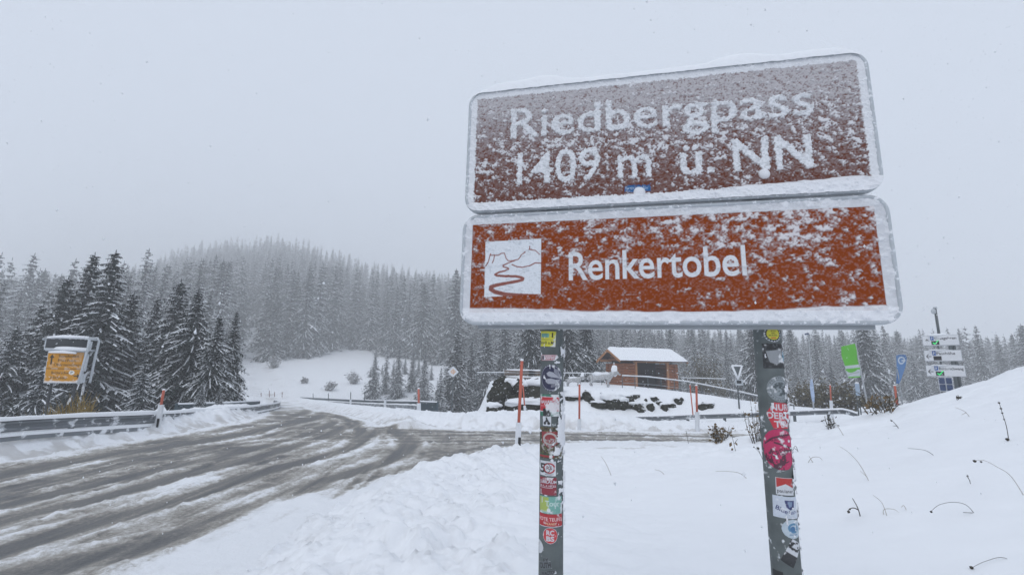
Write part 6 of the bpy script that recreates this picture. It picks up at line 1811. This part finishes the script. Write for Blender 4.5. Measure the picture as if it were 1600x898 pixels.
    for i in range(1500):
        u = rs.uniform(-60, 150); d = rs.uniform(12.3, 15.5); c = P(u, 600, d); z = H1(c[0], c[1]); L = rs.uniform(.4, .95); a = rs.uniform(-.7, .7)
        b = np.array([c[0], c[1], z - .05]); t = b + np.array([math.sin(a) * L * .6, rs.uniform(-.2, .2), L]); w = np.array([.012, 0, 0])
        mb.add([b - w, b + w, (b + t) / 2 + w + np.array([0, 0, .1]), t, (b + t) / 2 - w + np.array([0, 0, .1])], [(0, 1, 2, 3, 4)])
    o = mb.build('tall_grass', [mat('yellowed_grass', (.2, .14, .045), .8, .5, 6, 0)]); tag(o, 'yellowed long grass behind the left guardrail under the spruces', 'grass', None, 'stuff')


def falling_snow():
    rs = np.random.RandomState(77); n = 13000
    y = 1.6 + 26 * rs.rand(n) ** 0.62; x = rs.uniform(-1.35, 1.35, n) * y; z = EYE[2] + rs.uniform(-.75, 1.1, n) * y
    z0 = base_height(x, y)[0]; ok = z > z0 + .05
    x, y, z = x[ok], y[ok], z[ok]; n = len(x)
    r = 0.0034 + 0.007 * rs.rand(n) ** 2 + 0.0005 * y
    D = np.array([(1, 0, 0), (-1, 0, 0), (0, 1, 0), (0, -1, 0), (0, 0, 1.2), (0, 0, -1.2)])
    V = (np.stack([x, y, z], 1)[:, None, :] + D[None] * r[:, None, None] * rs.uniform(.6, 1.2, (n, 6, 1))).reshape(-1, 3)
    T = np.array([(0, 2, 4), (2, 1, 4), (1, 3, 4), (3, 0, 4), (2, 0, 5), (1, 2, 5), (3, 1, 5), (0, 3, 5)])
    Fc = (np.arange(n)[:, None, None] * 6 + T[None]).reshape(-1, 3)
    o = fast_mesh('falling_snow', V, Fc, M['tree_snow'], None, False); tag(o, 'scattered snowflakes drifting through the air', 'snowflakes', None, 'stuff')


def air_and_light():
    mb = MB(); mb.box((0, 0, 46), (2500, 2500, 128))
    m = bpy.data.materials.new('haze'); m.use_nodes = True; nt = m.node_tree
    for n in list(nt.nodes): nt.nodes.remove(n)
    out = nt.nodes.new('ShaderNodeOutputMaterial'); v = nt.nodes.new('ShaderNodeVolumePrincipled')
    v.inputs['Color'].default_value = (.98, .99, 1.0, 1); v.inputs['Density'].default_value = HAZE; v.inputs['Anisotropy'].default_value = 0.0
    nt.links.new(v.outputs[0], out.inputs['Volume'])
    o = mb.build('haze', m); o['kind'] = 'stuff'; tag(o, 'grey snow haze filling the valley air', 'haze')
    el, az = math.radians(48), math.radians(205)
    w = bpy.data.worlds.new('World'); SC.world = w; w.use_nodes = True; nt = w.node_tree
    bg = nt.nodes['Background']; sky = nt.nodes.new('ShaderNodeTexSky'); sky.sky_type = 'NISHITA'; sky.sun_disc = False
    sky.sun_elevation = el; sky.sun_rotation = az; sky.altitude = 1400; sky.dust_density = 3
    mx = nt.nodes.new('ShaderNodeMix'); mx.data_type = 'RGBA'; mx.inputs[0].default_value = .9
    mx.inputs[7].default_value = (*SKY, 1)
    nt.links.new(sky.outputs[0], mx.inputs[6]); nt.links.new(mx.outputs[2], bg.inputs['Color']); bg.inputs['Strength'].default_value = .1
    sd = bpy.data.lights.new('sun', 'SUN'); sd.energy = .8; sd.angle = math.radians(40); sd.color = (1, .97, .93)
    so = bpy.data.objects.new('sun', sd); COL.objects.link(so)
    # sun direction: Nishita rotation is measured clockwise from +Y seen from above
    dirv = Vector((math.sin(az) * math.cos(el), math.cos(az) * math.cos(el), math.sin(el)))
    so.rotation_euler = dirv.to_track_quat('Z', 'Y').to_euler(); so.location = (0, 0, 60)


HAZE = 0.0031
SKY = (7.0, 7.7, 8.9)


def camera():
    cd = bpy.data.cameras.new('camera'); cd.sensor_width = 36; cd.sensor_fit = 'HORIZONTAL'; cd.lens = F_PX * 36 / 1600; cd.clip_end = 5000; cd.clip_start = .05
    o = bpy.data.objects.new('camera', cd); COL.objects.link(o)
    m = Matrix((tuple(RT), tuple(UP), tuple(-FW))).transposed().to_4x4(); m.translation = Vector(EYE); o.matrix_world = m
    SC.camera = o


place_sign()
build_terrain()
forests()
road_furniture()
direction_gantry(); parking_signs(); small_signs(); flags(); terrace(); plants(); falling_snow()
air_and_light(); camera()
SC.view_settings.view_transform = 'Standard'; SC.view_settings.look = 'None'; SC.view_settings.gamma = 1; SC.view_settings.exposure = 0.06
SC.view_settings.use_curve_mapping = False
SC.render.engine = 'CYCLES'
SC.cycles.use_denoising = True
SC.cycles.max_bounces = 6; SC.cycles.diffuse_bounces = 3; SC.cycles.glossy_bounces = 2; SC.cycles.volume_bounces = 3; SC.cycles.transmission_bounces = 2; SC.cycles.transparent_max_bounces = 4
SC.cycles.sample_clamp_indirect = 4
